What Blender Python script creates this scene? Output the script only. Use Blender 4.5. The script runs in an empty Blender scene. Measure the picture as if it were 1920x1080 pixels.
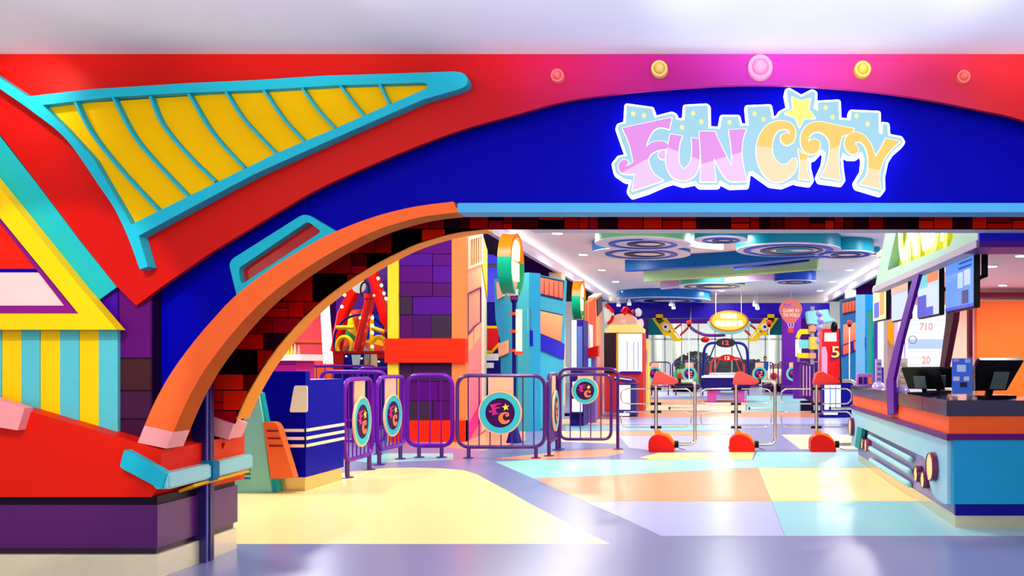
import bpy, bmesh, math, random
from mathutils import Vector, Matrix
from mathutils.geometry import tessellate_polygon
random.seed(7)
PI = math.pi
SC = bpy.context.scene
COL = SC.collection
F = 1600.0          # focal length in pixels of a 1920 px wide picture
CX, CY, H = 1340.0, 682.0, 1.35

# ------------------------------------------------------------------ camera, world, exposure
cd = bpy.data.cameras.new('camera'); cam = bpy.data.objects.new('camera', cd); COL.objects.link(cam)
cam.location = (0, 0, H); cam.rotation_euler = (PI/2, 0, 0)
cd.sensor_width = 36; cd.lens = F/1920*36
cd.shift_x = -(CX-960)/1920; cd.shift_y = (CY-540)/1920
cd.clip_start = 0.05; cd.clip_end = 200
SC.camera = cam
SC.view_settings.view_transform = 'Standard'; SC.view_settings.look = 'None'
SC.view_settings.exposure = 0.0; SC.view_settings.gamma = 1.0
SC.view_settings.use_curve_mapping = False
w = bpy.data.worlds.new('world'); SC.world = w; w.use_nodes = True
w.node_tree.nodes['Background'].inputs[0].default_value = (1.0, 0.97, 0.95, 1)
w.node_tree.nodes['Background'].inputs[1].default_value = 0.78

def area(name, loc, rot, size, power, col=(1, 1, 1), sy=None, spread=None):
    l = bpy.data.lights.new(name, 'AREA'); l.energy = power; l.color = col; l.size = size
    if sy: l.shape = 'RECTANGLE'; l.size_y = sy
    else: l.shape = 'DISK'
    if spread: l.spread = spread
    o = bpy.data.objects.new(name, l); COL.objects.link(o); o.location = loc; o.rotation_euler = rot
    return o
def spot(name, loc, target, power, col, angle=60, blend=0.8, rad=0.1):
    l = bpy.data.lights.new(name, 'SPOT'); l.energy = power; l.color = col
    l.spot_size = math.radians(angle); l.spot_blend = blend; l.shadow_soft_size = rad
    o = bpy.data.objects.new(name, l); COL.objects.link(o); o.location = loc
    d = Vector(target)-Vector(loc); o.rotation_euler = d.to_track_quat('-Z', 'Y').to_euler()
    return o
# mall concourse lights in front of the shop front, with unseen fills added
area('mall_light', (-3.2, 2.2, 3.25), (math.radians(38), 0, math.radians(8)), 1.6, 36, (1, .95, .88), 1.0)
area('mall_fill', (0, -3.5, 1.9), (math.radians(100), 0, 0), 8, 270, (1, .96, .92), 2.6)  # unseen fill light added behind the camera to brighten ceiling and facade
area('mall_light', (2.0, 2.0, 3.25), (math.radians(38), 0, 0), 1.6, 30, (.92, .95, 1), 1.0)
spot('mall_spot', (-4.32, 4.95, 3.31), (-4.36, 5.46, 2.95), 26, (1, .85, .7), 90, 1, .04)
spot('mall_spot', (-3.0, 2.9, 3.25), (-4.3, 5.5, 1.35), 210, (1, .93, .82), 34, .25, .05)
spot('mall_spot', (0.4, 2.6, 3.2), (0.35, 5.5, 2.9), 45, (.65, .6, 1.0), 75, 1, .3)
for ux, up_, uc in ((-4.4, 480, (1, .95, .88)), (-2.7, 540, (1, .95, .9)), (-1.0, 650, (.95, .95, 1)), (0.6, 1150, (.88, .91, 1)), (2.2, 850, (.9, .93, 1))):
    spot('ceiling_fill', (ux, 1.0, 1.9), (ux, 3.3, 3.33), up_, uc, 38, .5, .1)  # added unseen spots that lift the mall ceiling, no fixtures there
# hall: pools of down light (fixtures are built further below)
LX = (-3.85, 0.3, 4.6)
for lx in LX:
    for k in range(9):
        area('hall_downlight', (lx, 8.6+4.1*k, 4.50), (0, 0, 0), 0.5, 116, (1, .97, .93))
for cx_, rz_ in ((-4.93, PI/2), (5.28, -PI/2)):
    area('hall_fill_strip', (cx_, 24, 4.33), (math.radians(125), 0, -rz_), 33, 55, (1, .96, .93), .05)  # strips added along the bulkheads to brighten the hall ceiling
for lx, ly in ((-9, 12), (-8.5, 18), (-10.5, 23), (-6.8, 9.5), (7.5, 16), (8, 25), (7.5, 33)):
    area('side_downlight', (lx, ly, 4.50), (0, 0, 0), 0.7, 190, (1, .95, .9))
for kx, ky, kp in ((3.4, 8.2, 40), (3.9, 11.0, 50), (4.8, 13.6, 90), (6.0, 14.0, 90)): area('kiosk_lamp', (kx, ky, 2.72), (0, 0, 0), 0.35, kp, (1, .93, .88))

# ------------------------------------------------------------------ materials
def lin(c):
    c = c/255.0
    return c/12.92 if c <= 0.04045 else ((c+0.055)/1.055)**2.4
def rgb(c): return (lin(c[0]), lin(c[1]), lin(c[2]), 1)
MATS = {}
def paint(c, rough=.5, metal=0, var=.04, bump=.0, spec=None, scale=6):
    if spec is None: spec = .5 if (metal or rough < .3) else .14
    key = ('p', tuple(c), rough, metal, var, bump, spec)
    if key in MATS: return MATS[key]
    m = bpy.data.materials.new('paint'); m.use_nodes = True
    nt = m.node_tree; b = nt.nodes['Principled BSDF']
    tc = nt.nodes.new('ShaderNodeTexCoord'); no = nt.nodes.new('ShaderNodeTexNoise')
    no.inputs['Scale'].default_value = scale; no.inputs['Detail'].default_value = 4
    nt.links.new(tc.outputs['Object'], no.inputs['Vector'])
    mx = nt.nodes.new('ShaderNodeMix'); mx.data_type = 'RGBA'
    a = rgb(c); d = tuple(v*(1-var*2) for v in a[:3])+(1,)
    mx.inputs[6].default_value = a; mx.inputs[7].default_value = d
    nt.links.new(no.outputs['Fac'], mx.inputs[0]); nt.links.new(mx.outputs[2], b.inputs['Base Color'])
    b.inputs['Roughness'].default_value = rough; b.inputs['Metallic'].default_value = metal
    b.inputs['Specular IOR Level'].default_value = spec
    if bump:
        n2 = nt.nodes.new('ShaderNodeTexNoise'); n2.inputs['Scale'].default_value = 40
        nt.links.new(tc.outputs['Object'], n2.inputs['Vector'])
        bp = nt.nodes.new('ShaderNodeBump'); bp.inputs['Strength'].default_value = bump; bp.inputs['Distance'].default_value = .01
        nt.links.new(n2.outputs['Fac'], bp.inputs['Height']); nt.links.new(bp.outputs[0], b.inputs['Normal'])
    MATS[key] = m; return m
def glow(c, s=1.0):
    key = ('g', tuple(c), s)
    if key in MATS: return MATS[key]
    m = bpy.data.materials.new('glow'); m.use_nodes = True; b = m.node_tree.nodes['Principled BSDF']
    b.inputs['Base Color'].default_value = (.02, .02, .02, 1); b.inputs['Roughness'].default_value = .4
    b.inputs['Emission Color'].default_value = rgb(c); b.inputs['Emission Strength'].default_value = s
    MATS[key] = m; return m
def grad(c0, c1, z0, z1, rough=.5, emit=0):
    """printed colour fade between two heights"""
    m = bpy.data.materials.new('printed_fade'); m.use_nodes = True; nt = m.node_tree; b = nt.nodes['Principled BSDF']
    g = nt.nodes.new('ShaderNodeNewGeometry'); s = nt.nodes.new('ShaderNodeSeparateXYZ'); r = nt.nodes.new('ShaderNodeMapRange')
    r.inputs[1].default_value = z0; r.inputs[2].default_value = z1
    mx = nt.nodes.new('ShaderNodeMix'); mx.data_type = 'RGBA'; mx.inputs[6].default_value = rgb(c0); mx.inputs[7].default_value = rgb(c1)
    nt.links.new(g.outputs['Position'], s.inputs[0]); nt.links.new(s.outputs[2], r.inputs[0]); nt.links.new(r.outputs[0], mx.inputs[0])
    nt.links.new(mx.outputs[2], b.inputs['Base Color']); b.inputs['Roughness'].default_value = rough
    if emit:
        nt.links.new(mx.outputs[2], b.inputs['Emission Color']); b.inputs['Emission Strength'].default_value = emit
    return m
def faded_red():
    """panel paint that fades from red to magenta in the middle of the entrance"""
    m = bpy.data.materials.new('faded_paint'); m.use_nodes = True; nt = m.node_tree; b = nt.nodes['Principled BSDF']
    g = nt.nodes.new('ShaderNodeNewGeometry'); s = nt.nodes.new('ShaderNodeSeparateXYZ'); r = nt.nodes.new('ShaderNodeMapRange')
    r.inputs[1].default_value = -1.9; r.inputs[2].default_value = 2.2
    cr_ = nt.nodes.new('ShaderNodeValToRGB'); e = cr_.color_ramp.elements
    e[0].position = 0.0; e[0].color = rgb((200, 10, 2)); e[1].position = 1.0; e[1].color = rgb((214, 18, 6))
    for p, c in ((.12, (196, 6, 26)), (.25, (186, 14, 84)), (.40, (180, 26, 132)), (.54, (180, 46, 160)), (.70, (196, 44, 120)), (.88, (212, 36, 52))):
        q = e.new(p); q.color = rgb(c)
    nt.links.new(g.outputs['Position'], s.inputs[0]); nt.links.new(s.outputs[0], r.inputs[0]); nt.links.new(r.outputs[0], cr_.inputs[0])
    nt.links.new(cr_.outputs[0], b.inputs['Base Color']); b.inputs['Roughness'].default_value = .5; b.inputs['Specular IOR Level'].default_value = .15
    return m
def glass(c=(235, 240, 255), rough=.02, trans=.9):
    key = ('gl', tuple(c), rough, trans)
    if key in MATS: return MATS[key]
    m = bpy.data.materials.new('glass'); m.use_nodes = True; b = m.node_tree.nodes['Principled BSDF']
    b.inputs['Base Color'].default_value = rgb(c); b.inputs['Roughness'].default_value = rough
    b.inputs['Transmission Weight'].default_value = trans; b.inputs['IOR'].default_value = 1.1
    MATS[key] = m; return m
def floor_mat(c, rough=.27):
    m = bpy.data.materials.new('polished_vinyl'); m.use_nodes = True; nt = m.node_tree; b = nt.nodes['Principled BSDF']
    tc = nt.nodes.new('ShaderNodeTexCoord')
    n = nt.nodes.new('ShaderNodeTexNoise'); n.inputs['Scale'].default_value = .8; n.inputs['Detail'].default_value = 6
    nt.links.new(tc.outputs['Object'], n.inputs['Vector'])
    mx = nt.nodes.new('ShaderNodeMix'); mx.data_type = 'RGBA'; a = rgb(c)
    mx.inputs[6].default_value = tuple(min(1, v*1.03) for v in a[:3])+(1,); mx.inputs[7].default_value = tuple(v*.95 for v in a[:3])+(1,)
    nt.links.new(n.outputs['Fac'], mx.inputs[0]); nt.links.new(mx.outputs[2], b.inputs['Base Color'])
    n2 = nt.nodes.new('ShaderNodeTexNoise'); n2.inputs['Scale'].default_value = 3.5; n2.inputs['Detail'].default_value = 3
    nt.links.new(tc.outputs['Object'], n2.inputs['Vector'])
    r = nt.nodes.new('ShaderNodeMapRange'); r.inputs[3].default_value = rough; r.inputs[4].default_value = rough
    nt.links.new(n2.outputs['Fac'], r.inputs[0]); nt.links.new(r.outputs[0], b.inputs['Roughness'])
    b.inputs['Specular IOR Level'].default_value = .5
    return m
RED = paint((236, 30, 6)); REDW = paint((218, 14, 6), .35); BLUE = paint((0, 0, 165), .55, spec=.04)
CYAN = paint((28, 184, 205)); YEL = paint((252, 192, 0), spec=.05); TEAL = paint((30, 182, 186)); LBLUE = paint((110, 205, 222))
PURP = paint((78, 8, 104), .35); DPURP = paint((30, 4, 44)); SALM = paint((255, 108, 50), spec=.05); ORNG = paint((255, 150, 40))
PINK = paint((250, 160, 160)); STEEL = paint((205, 195, 180), .22, .9, .12); CHROME = paint((215, 205, 185), .16, 1)
BLACK = paint((14, 12, 16), .4); NAVY = paint((14, 10, 60), .3); WHITE = paint((240, 240, 240)); MINT = paint((150, 222, 196))
RBLUE = paint((4, 2, 160), .4, spec=.06); CREAM = paint((255, 236, 196)); VIOLET = paint((110, 20, 165), .3, 0, .03); DVIOLET = paint((74, 6, 110), .28)
GREY = paint((150, 150, 150)); LILAC = paint((176, 160, 205)); MAG = paint((205, 30, 130)); PEACH = paint((255, 190, 150))
TOWER = paint((60, 180, 205)); ORG2 = paint((255, 110, 50)); GOLD = paint((245, 190, 20)); BRIGHT = glow((255, 255, 255), 3.0)

# ------------------------------------------------------------------ geometry helpers
def P(px, py, Y): return Vector(((px-CX)/F*Y, Y, H-(py-CY)/F*Y))
def FY(py): return H*F/(py-CY)                      # depth of a floor point
def FP(px, py): Y = FY(py); return Vector(((px-CX)/F*Y, Y, 0))
class Plane:
    """vertical plane through two floor points"""
    def __init__(s, a, b):
        s.a = Vector((a[0], a[1], 0)); u = Vector((b[0]-a[0], b[1]-a[1], 0)); s.u = u.normalized()
        n = Vector((s.u.y, -s.u.x, 0))
        if n.dot(-s.a) < 0: n = -n
        s.n = n                                      # towards the camera
    def hit(s, px, py, off=0):
        d = Vector(((px-CX)/F, 1, -(py-CY)/F)); a = s.a+s.n*off
        t = s.n.dot(a)/s.n.dot(d)
        return Vector((0, 0, H))+d*t
def YP(Y): return Plane((-1, Y), (1, Y))
def XP(X): return Plane((X, 1), (X, 2))
def cr(pts, n=6, closed=False):
    out = []; L = len(pts); rng = range(L if closed else L-1)
    for i in rng:
        g = (lambda k: Vector(pts[k % L])) if closed else (lambda k: Vector(pts[max(0, min(L-1, k))]))
        p0, p1, p2, p3 = g(i-1), g(i), g(i+1), g(i+2)
        for j in range(n):
            t = j/n
            out.append(0.5*((2*p1)+(p2-p0)*t+(2*p0-5*p1+4*p2-p3)*t*t+(3*p1-p0-3*p2+p3)*t**3))
    if not closed: out.append(Vector(pts[-1]))
    return out
def fillet(pts, r, n=5, closed=False):
    pts = [Vector(p) for p in pts]; L = len(pts); out = []
    for i, p in enumerate(pts):
        if not closed and i in (0, L-1): out.append(p); continue
        a = pts[i-1]-p; b = pts[(i+1) % L]-p
        rr = min(r, a.length*.49, b.length*.49); a = a.normalized()*rr; b = b.normalized()*rr
        for k in range(n+1):
            t = k/n; out.append(p+a*(1-t)**2+b*t*t)
    return out
class G:
    def __init__(s): s.v = []; s.f = []
    def add(s, vs, fs):
        o = len(s.v); s.v += [Vector(x) for x in vs]; s.f += [tuple(i+o for i in f) for f in fs]; return s
    def box(s, x0, x1, y0, y1, z0, z1):
        return s.add([(x0,y0,z0),(x1,y0,z0),(x1,y1,z0),(x0,y1,z0),(x0,y0,z1),(x1,y0,z1),(x1,y1,z1),(x0,y1,z1)],
                     [(0,3,2,1),(4,5,6,7),(0,1,5,4),(1,2,6,5),(2,3,7,6),(3,0,4,7)])
    def prism(s, loops, vec):
        """loops: outer ring and holes, coplanar points; pushed along vec"""
        if isinstance(loops[0][0], (int, float)): loops = [loops]
        loops = [[Vector(p) for p in l] for l in loops]; vec = Vector(vec)
        flat = [p for l in loops for p in l]; n = len(flat)
        tris = tessellate_polygon(loops); fs = []
        for t in tris:
            fs.append(tuple(t)); fs.append(tuple(i+n for i in reversed(t)))
        o = 0
        for l in loops:
            m = len(l)
            for i in range(m): j = (i+1) % m; fs.append((o+i, o+j, o+j+n, o+i+n))
            o += m
        return s.add(flat+[p+vec for p in flat], fs)
    def plate(s, pl, pix, th, off=0):
        """pix: pixel outline (or outline + holes) on the plane pl; front face stands off towards the viewer"""
        if isinstance(pix[0][0], (int, float)): pix = [pix]
        loops = [[pl.hit(p[0], p[1], 0)+pl.n*off for p in l] for l in pix]
        return s.prism(loops, -pl.n*th)
    def tube(s, pts, r, n=8, closed=False, cap=True):
        pts = [Vector(p) for p in pts]; L = len(pts); rings = []; up = None
        for i, p in enumerate(pts):
            a = pts[i-1] if (i > 0 or closed) else p; b = pts[(i+1) % L] if (i < L-1 or closed) else p
            t = (b-a).normalized() if (b-a).length > 1e-9 else Vector((0, 0, 1))
            if up is None: up = Vector((0, 0, 1)) if abs(t.z) < .9 else Vector((1, 0, 0))
            x = up-t*up.dot(t); x = x.normalized() if x.length > 1e-6 else t.orthogonal().normalized(); up = x; y = t.cross(x)
            rr = r[i] if isinstance(r, (list, tuple)) else r
            rings.append([p+(x*math.cos(2*PI*k/n)+y*math.sin(2*PI*k/n))*rr for k in range(n)])
        vs = [q for g in rings for q in g]; fs = []
        for i in range(L if closed else L-1):
            j = (i+1) % L
            for k in range(n): m = (k+1) % n; fs.append((i*n+k, i*n+m, j*n+m, j*n+k))
        if cap and not closed: fs.append(tuple(reversed(range(n)))); fs.append(tuple(range((L-1)*n, L*n)))
        return s.add(vs, fs)
    def lathe(s, prof, c=(0, 0, 0), axis=(0, 0, 1), n=20):
        q = Vector(axis).to_track_quat('Z', 'Y'); c = Vector(c); vs = []; fs = []; L = len(prof)
        for (r, z) in prof:
            for k in range(n): a = 2*PI*k/n; vs.append(c+q @ Vector((r*math.cos(a), r*math.sin(a), z)))
        for i in range(L-1):
            for k in range(n): m = (k+1) % n; fs.append((i*n+k, i*n+m, (i+1)*n+m, (i+1)*n+k))
        fs.append(tuple(reversed(range(n)))); fs.append(tuple(range((L-1)*n, L*n)))
        return s.add(vs, fs)
    def ball(s, c, r, n=12, sc=(1, 1, 1)):
        prof = [(max(1e-4, math.sin(PI*i/8)), -math.cos(PI*i/8)) for i in range(9)]; o = len(s.v)
        s.lathe([(a*r, b*r) for a, b in prof], (0, 0, 0), (0, 0, 1), n)
        for i in range(o, len(s.v)):
            v = s.v[i]; s.v[i] = Vector((v.x*sc[0]+c[0], v.y*sc[1]+c[1], v.z*sc[2]+c[2]))
        return s
    def xf(s, M):
        s.v = [M @ v for v in s.v]; return s
    def build(s, name, mat, parent=None, label=None, kind=None, smooth=None, local=False, cat=None, group=None, bevel=0):
        org = Vector((0, 0, 0))
        if parent is not None and not local: org = ORG.get(parent.name, org)
        elif parent is None and not local:
            xs = [v.x for v in s.v]; ys = [v.y for v in s.v]; zs = [v.z for v in s.v]
            org = Vector(((min(xs)+max(xs))/2, (min(ys)+max(ys))/2, min(zs)))
        me = bpy.data.meshes.new(name); me.from_pydata([tuple(v-org) for v in s.v], [], s.f); me.update()
        bm = bmesh.new(); bm.from_mesh(me); bmesh.ops.recalc_face_normals(bm, faces=bm.faces)
        if bevel: bmesh.ops.bevel(bm, geom=[e for e in bm.edges if len(e.link_faces) == 2 and e.calc_face_angle(0) > .6], offset=bevel, segments=2, affect='EDGES', clamp_overlap=True)
        bm.to_mesh(me); bm.free()
        if smooth is not None:
            me.polygons.foreach_set('use_smooth', [True]*len(me.polygons)); me.set_sharp_from_angle(angle=math.radians(smooth))
        o = bpy.data.objects.new(name, me); COL.objects.link(o); me.materials.append(mat)
        if parent is not None: o.parent = parent; ORG[o.name] = ORG.get(parent.name, Vector((0, 0, 0)))
        else: o.location = org; ORG[o.name] = org
        if label: o['label'] = label
        if kind: o['kind'] = kind
        if cat: o['category'] = cat
        if group: o['group'] = group
        return o
ORG = {}
def T(name, label, cat, loc=(0, 0, 0), rz=0, group=None):
    o = bpy.data.objects.new(name, None); COL.objects.link(o); o.location = loc; o.rotation_euler = (0, 0, rz)
    o.empty_display_size = .1
    o['label'] = label; o['category'] = cat
    if group: o['group'] = group
    ORG[o.name] = Vector(loc); return o
def dup(root, loc, label=None, rz=None):
    r = root.copy(); COL.objects.link(r); r.location = loc
    if rz is not None: r.rotation_euler = (0, 0, rz)
    if label: r['label'] = label
    ORG[r.name] = Vector(loc)
    for ch in list(root.children):
        c = ch.copy(); COL.objects.link(c); c.parent = r
        for g in list(ch.children):
            d = g.copy(); COL.objects.link(d); d.parent = c
    return r
def ell(cx, cy, rx, ry, n=24, a0=0): return [(cx+rx*math.cos(2*PI*k/n+a0), cy+ry*math.sin(2*PI*k/n+a0)) for k in range(n)]
def star(cx, cy, R, r, a0=-PI/2):
    return [(cx+(R if k % 2 == 0 else r)*math.cos(a0+PI*k/5), cy+(R if k % 2 == 0 else r)*math.sin(a0+PI*k/5)) for k in range(10)]
def text_geo(txt, pl_o, ux, uz, size, depth, bold=.012):
    """built lettering: text outline turned into a mesh standing on a plane; pl_o = lower left corner"""
    cu = bpy.data.curves.new('t', 'FONT'); cu.body = txt; cu.size = 1; cu.resolution_u = 3; cu.offset = bold
    ob = bpy.data.objects.new('t', cu); COL.objects.link(ob); bpy.context.view_layer.update()
    me = ob.to_mesh(); ux = Vector(ux).normalized(); uz = Vector(uz).normalized(); nn = ux.cross(uz)
    vs = [Vector(v.co) for v in me.vertices]; fs = [tuple(p.vertices) for p in me.polygons]
    wd = max(v.x for v in vs)-min(v.x for v in vs); x0 = min(v.x for v in vs)
    ob.to_mesh_clear(); bpy.data.objects.remove(ob); bpy.data.curves.remove(cu)
    sx, sz = size if isinstance(size, tuple) else (size*wd, size)
    g = G(); g.add([Vector(pl_o)+ux*((v.x-x0)/wd*sx)+uz*(v.y/.72*sz)+nn*depth for v in vs], fs)
    return g

# ------------------------------------------------------------------ setting: floor, ceilings, walls
fl = G().box(-14, 11, -4, 60, -.1, 0).build('floor', floor_mat((118, 124, 172)), kind='structure')
FC = {'y': (252, 226, 150), 't': (150, 216, 200), 'o': (255, 158, 112), 'l': (170, 176, 228), 'b': (138, 204, 214), 'p': (255, 214, 170), 'w': (200, 205, 235)}
FM = {k: floor_mat(c) for k, c in FC.items()}
PAN = [('y', [(300,1020),(1143,1020),(1070,984),(1000,948),(945,917),(893,889),(870,882),(830,878.5),(780,877),(720,878),(660,884),(560,900),(438,925),(300,950)]),
 ('t', [(928,866),(1010,862),(1375,862),(1375,879),(1140,891.5),(1000,897)]),
 ('b', [(1420,847.5),(1640,847.5),(1690,877),(1420,877),(1375,879),(1375,862),(1412,862)]),
 ('y', [(1200,858),(1235,849),(1415,847.5),(1410,861.5),(1220,861.5)]),
 ('o', [(1002,897.5),(1140,892),(1375,879.5),(1421,877.5),(1446,940),(1095,940)]),
 ('y', [(1422,877.5),(1690,877.5),(1780,940),(1447,940)]),
 ('l', [(1095,940.5),(1446,940.5),(1471,1005),(1240,1005),(1160,968)]),
 ('b', [(1447,940.5),(1860,940.5),(2000,985),(2000,1005),(1472,1005)]),
 ('o', [(929,860),(1040,848),(1160,840),(1172,848),(1141,855),(1000,862)]),
 ('p', [(1465,815),(1620,815),(1650,842),(1500,842)]),
 ('o', [(1160,771),(1640,773),(1640,782),(1160,782)]), ('l', [(1160,782.5),(1640,782.5),(1640,794),(1160,796)]),
 ('b', [(1060,797),(1380,797),(1380,807),(1060,807)]), ('o', [(1160,808),(1380,809),(1340,816),(1160,816)]),
 ('p', [(1050,808),(1158,808),(1158,832),(1050,828)]), ('p', [(1050,786),(1158,786),(1158,796),(1050,796)]),
 ('o', [(1180,750),(1400,748),(1400,756),(1180,760)]), ('b', [(1400,742),(1560,742),(1600,771),(1400,771)]),
 ('o', [(830,800),(985,806),(985,826),(905,845),(830,838)]), ('b', [(640,862),(700,850),(850,850),(850,862),(700,868)]),
 ('w', [(1180,735),(1340,735),(1340,742),(1180,745)]), ('p', [(1180,761),(1398,757),(1398,770),(1180,770)]),
 ('l', [(1160,817),(1380,817),(1380,846),(1240,847),(1180,840)])]
for k, pg in PAN:
    G().prism([FP(x, y) for x, y in pg], (0, 0, .0015)).build('floor_panel', FM[k], fl)

YR = 5.46; YFAS = 5.60; YFR = 5.36; ZC = 3.333
G().box(-9, 9, -4, YR+.4, ZC, ZC+.1).build('ceiling', paint((250, 250, 252), .9, 0, .02), kind='structure')
HW = paint((250, 246, 240), .8, 0, .02)
G().box(-5.0, 5.35, 6.23, 46, 4.56, 4.66).build('ceiling', HW, kind='structure')
G().box(-14, -5.0, 6.23, 46, 4.70, 4.8).build('ceiling', paint((60, 50, 60), .9), kind='structure')
G().box(5.35, 11, 6.23, 46, 4.70, 4.8).build('ceiling', paint((60, 50, 60), .9), kind='structure')
for x0, x1, n in ((-5.12, -4.98, 'trim_1'), (5.33, 5.47, 'trim_2')):
    G().box(x0, x1, 6.23, 46, 4.28, 4.70).build(n, paint((235, 225, 240), .7), kind='structure')
G().box(-14, -13.9, 6.2, 46, 0, 4.8).build('wall_left', paint((90, 10, 150), .6), kind='structure')
G().box(10.9, 11, 6.2, 46, 0, 4.8).build('wall_right', paint((90, 10, 150), .6), kind='structure')
G().box(-14, -5.12, 28, 28.1, 0, 4.75).build('wall_side_left', paint((86, 4, 120), .6), kind='structure')
G().box(5.47, 11, 36, 36.1, 0, 4.75).build('wall_side_right', paint((86, 4, 120), .6), kind='structure')
G().box(-5.3, -4.9, 27.3, 27.99, 0, 4.28).build('trim_3', paint((255, 222, 170), .6), kind='structure')
G().box(5.2, 5.55, 33.5, 34, 0, 4.28).build('trim_4', paint((245, 235, 225), .6), kind='structure')
# neighbouring walls just outside the picture
G().box(3.6, 9, 5.5, 6.1, 0, 2.3).build('wall_front_right', BLUE, kind='structure')
G().box(-9, -6.6, 5.9, 6.1, 0, 3.3).build('wall_front_left', BLUE, kind='structure')

# portal curves traced on the front rim plane
OUTC = cr([(258,830),(271,798),(292,750),(323,696),(364,640),(400,598),(440,556),(500,509),(560,471),(625,436),(700,407),(775,388),(850,378)], 5)
INC = cr([(312,841),(325,810),(350,753),(370,716),(388,687),(423,640),(460,597),(500,558),(550,519),(600,486),(650,458),(700,434),(750,417),(800,405),(858,398)], 5)
MID = [((a[0]+b[0])/2, (a[1]+b[1])/2) for a, b in zip([OUTC[int(i*(len(OUTC)-1)/40)] for i in range(41)], [INC[int(i*(len(INC)-1)/40)] for i in range(41)])]
pr = YP(YFR)
MIDW = [pr.hit(*p) for p in MID]
zh = H+(CY-388)/F*YFR
fasc = [Vector((-9, 0, ZC-.002)), Vector((9, 0, ZC-.002)), Vector((9, 0, zh))]+[Vector((p.x, 0, p.z)) for p in reversed(MIDW)]+[Vector((-4.15, 0, .8)), Vector((-9, 0, .8))]
for p in fasc: p.y = YFAS
wf = G().prism(fasc, (0, .06, 0)).build('wall_front', BLUE, kind='structure')
G().box(-14, 11, 6.15, 6.25, 3.3, 4.8).build('wall_front_upper', BLUE, kind='structure')

# ------------------------------------------------------------------ arched portal
ap = T('portal_arch', 'orange curved arch framing the left side of the entrance with brick patterned underside', 'arch', (-3.6, YFR, .8))
def band(outer, inner, plane, th, off=0): return G().plate(plane, list(outer)+list(reversed(list(inner))), th, off)
def cut(c, y0, y1): return [p for p in c if y0 <= p[1] <= y1]
FR = YFR*.032
band(cut(OUTC, 0, 800), cut(INC, 0, 812), pr, FR).build('front_rim', SALM, ap, smooth=30)
band(cut(OUTC, 796, 999), cut(INC, 810, 999), pr, FR).build('rim_foot', PINK, ap, 'pale pink foot of the front rim')
def strip(c, y0, y1, thick, mat, name, label=None):
    """curved soffit strip following the inner curve, from depth y0 to y1"""
    W = [pr.hit(*p) for p in c]; g = G(); n = len(W)
    N = []
    for i in range(n):
        t = W[min(n-1, i+1)]-W[max(0, i-1)]; q = Vector((-t.z, 0, t.x)).normalized(); N.append(q)
    for i in range(n-1):
        a, b = W[i], W[i+1]; na, nb = N[i]*thick, N[i+1]*thick
        pts = [(a.x, y0, a.z), (b.x, y0, b.z), (b.x, y1, b.z), (a.x, y1, a.z)]
        top = [(a.x+na.x, y0, a.z+na.z), (b.x+nb.x, y0, b.z+nb.z), (b.x+nb.x, y1, b.z+nb.z), (a.x+na.x, y1, a.z+na.z)]
        g.add(pts+top, [(0,1,2,3),(7,6,5,4),(0,4,5,1),(3,2,6,7)]+([(0,3,7,4)] if i == 0 else [])+([(1,5,6,2)] if i == n-2 else []))
    return g.build(name, mat, ap, label, smooth=30)
YA, YB = YFR+FR, 6.03; YE = 6.215
strip(cut(INC, 0, 812), YFR+.004, YA, .03, ORNG, 'rim_underside', 'lighter orange underside of the front rim')
strip(cut(INC, 0, 806), YB, YE, .10, ORNG, 'rear_rim', 'narrow orange rim at the back of the arch')
strip(cut(INC, 804, 999), YB, YE, .10, PINK, 'rear_rim_foot')
BR = [paint(c, .9, spec=0) for c in ((220, 8, 4), (190, 5, 2), (160, 4, 3), (235, 30, 4), (170, 3, 24), (205, 10, 6), (90, 4, 8), (44, 4, 20))]
# brick faced inner arch board behind the shutter slot
zs = pr.hit(*INC[-1]).z
pb_ = YP(YB); sc_ = YFR/YB
IW = [pr.hit(*p) for p in INC]
bd = [Vector((5.2, YB, zs)), Vector((5.2, YB, zs+.25))]+[Vector((IW[0].x-.7, YB, zs+.25)), Vector((IW[0].x-.7, YB, .8))]+[Vector((p.x, YB, p.z)) for p in IW]
G().prism(bd, (0, .02, 0)).build('mortar_backing', paint((24, 3, 12), .9, spec=0), ap)
CV = [((p.x*F/YB+CX), CY-(p.z-H)*F/YB) for p in IW]      # inner curve as seen on the board
def clip_half(poly, pt_, nrm):
    out = []; d = lambda q: (q[0]-pt_[0])*nrm[0]+(q[1]-pt_[1])*nrm[1]
    for i in range(len(poly)):
        a, b = poly[i], poly[(i+1) % len(poly)]; da, db = d(a), d(b)
        if da >= 0: out.append(a)
        if (da >= 0) != (db >= 0): t = da/(da-db); out.append((a[0]+(b[0]-a[0])*t, a[1]+(b[1]-a[1])*t))
    return out
ytop, yb_ = 372, CV[-1][1]
ys = [ytop, 402, yb_]
while ys[-1] < 830: ys.append(ys[-1]+random.choice((30, 38, 46, 52)))
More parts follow.
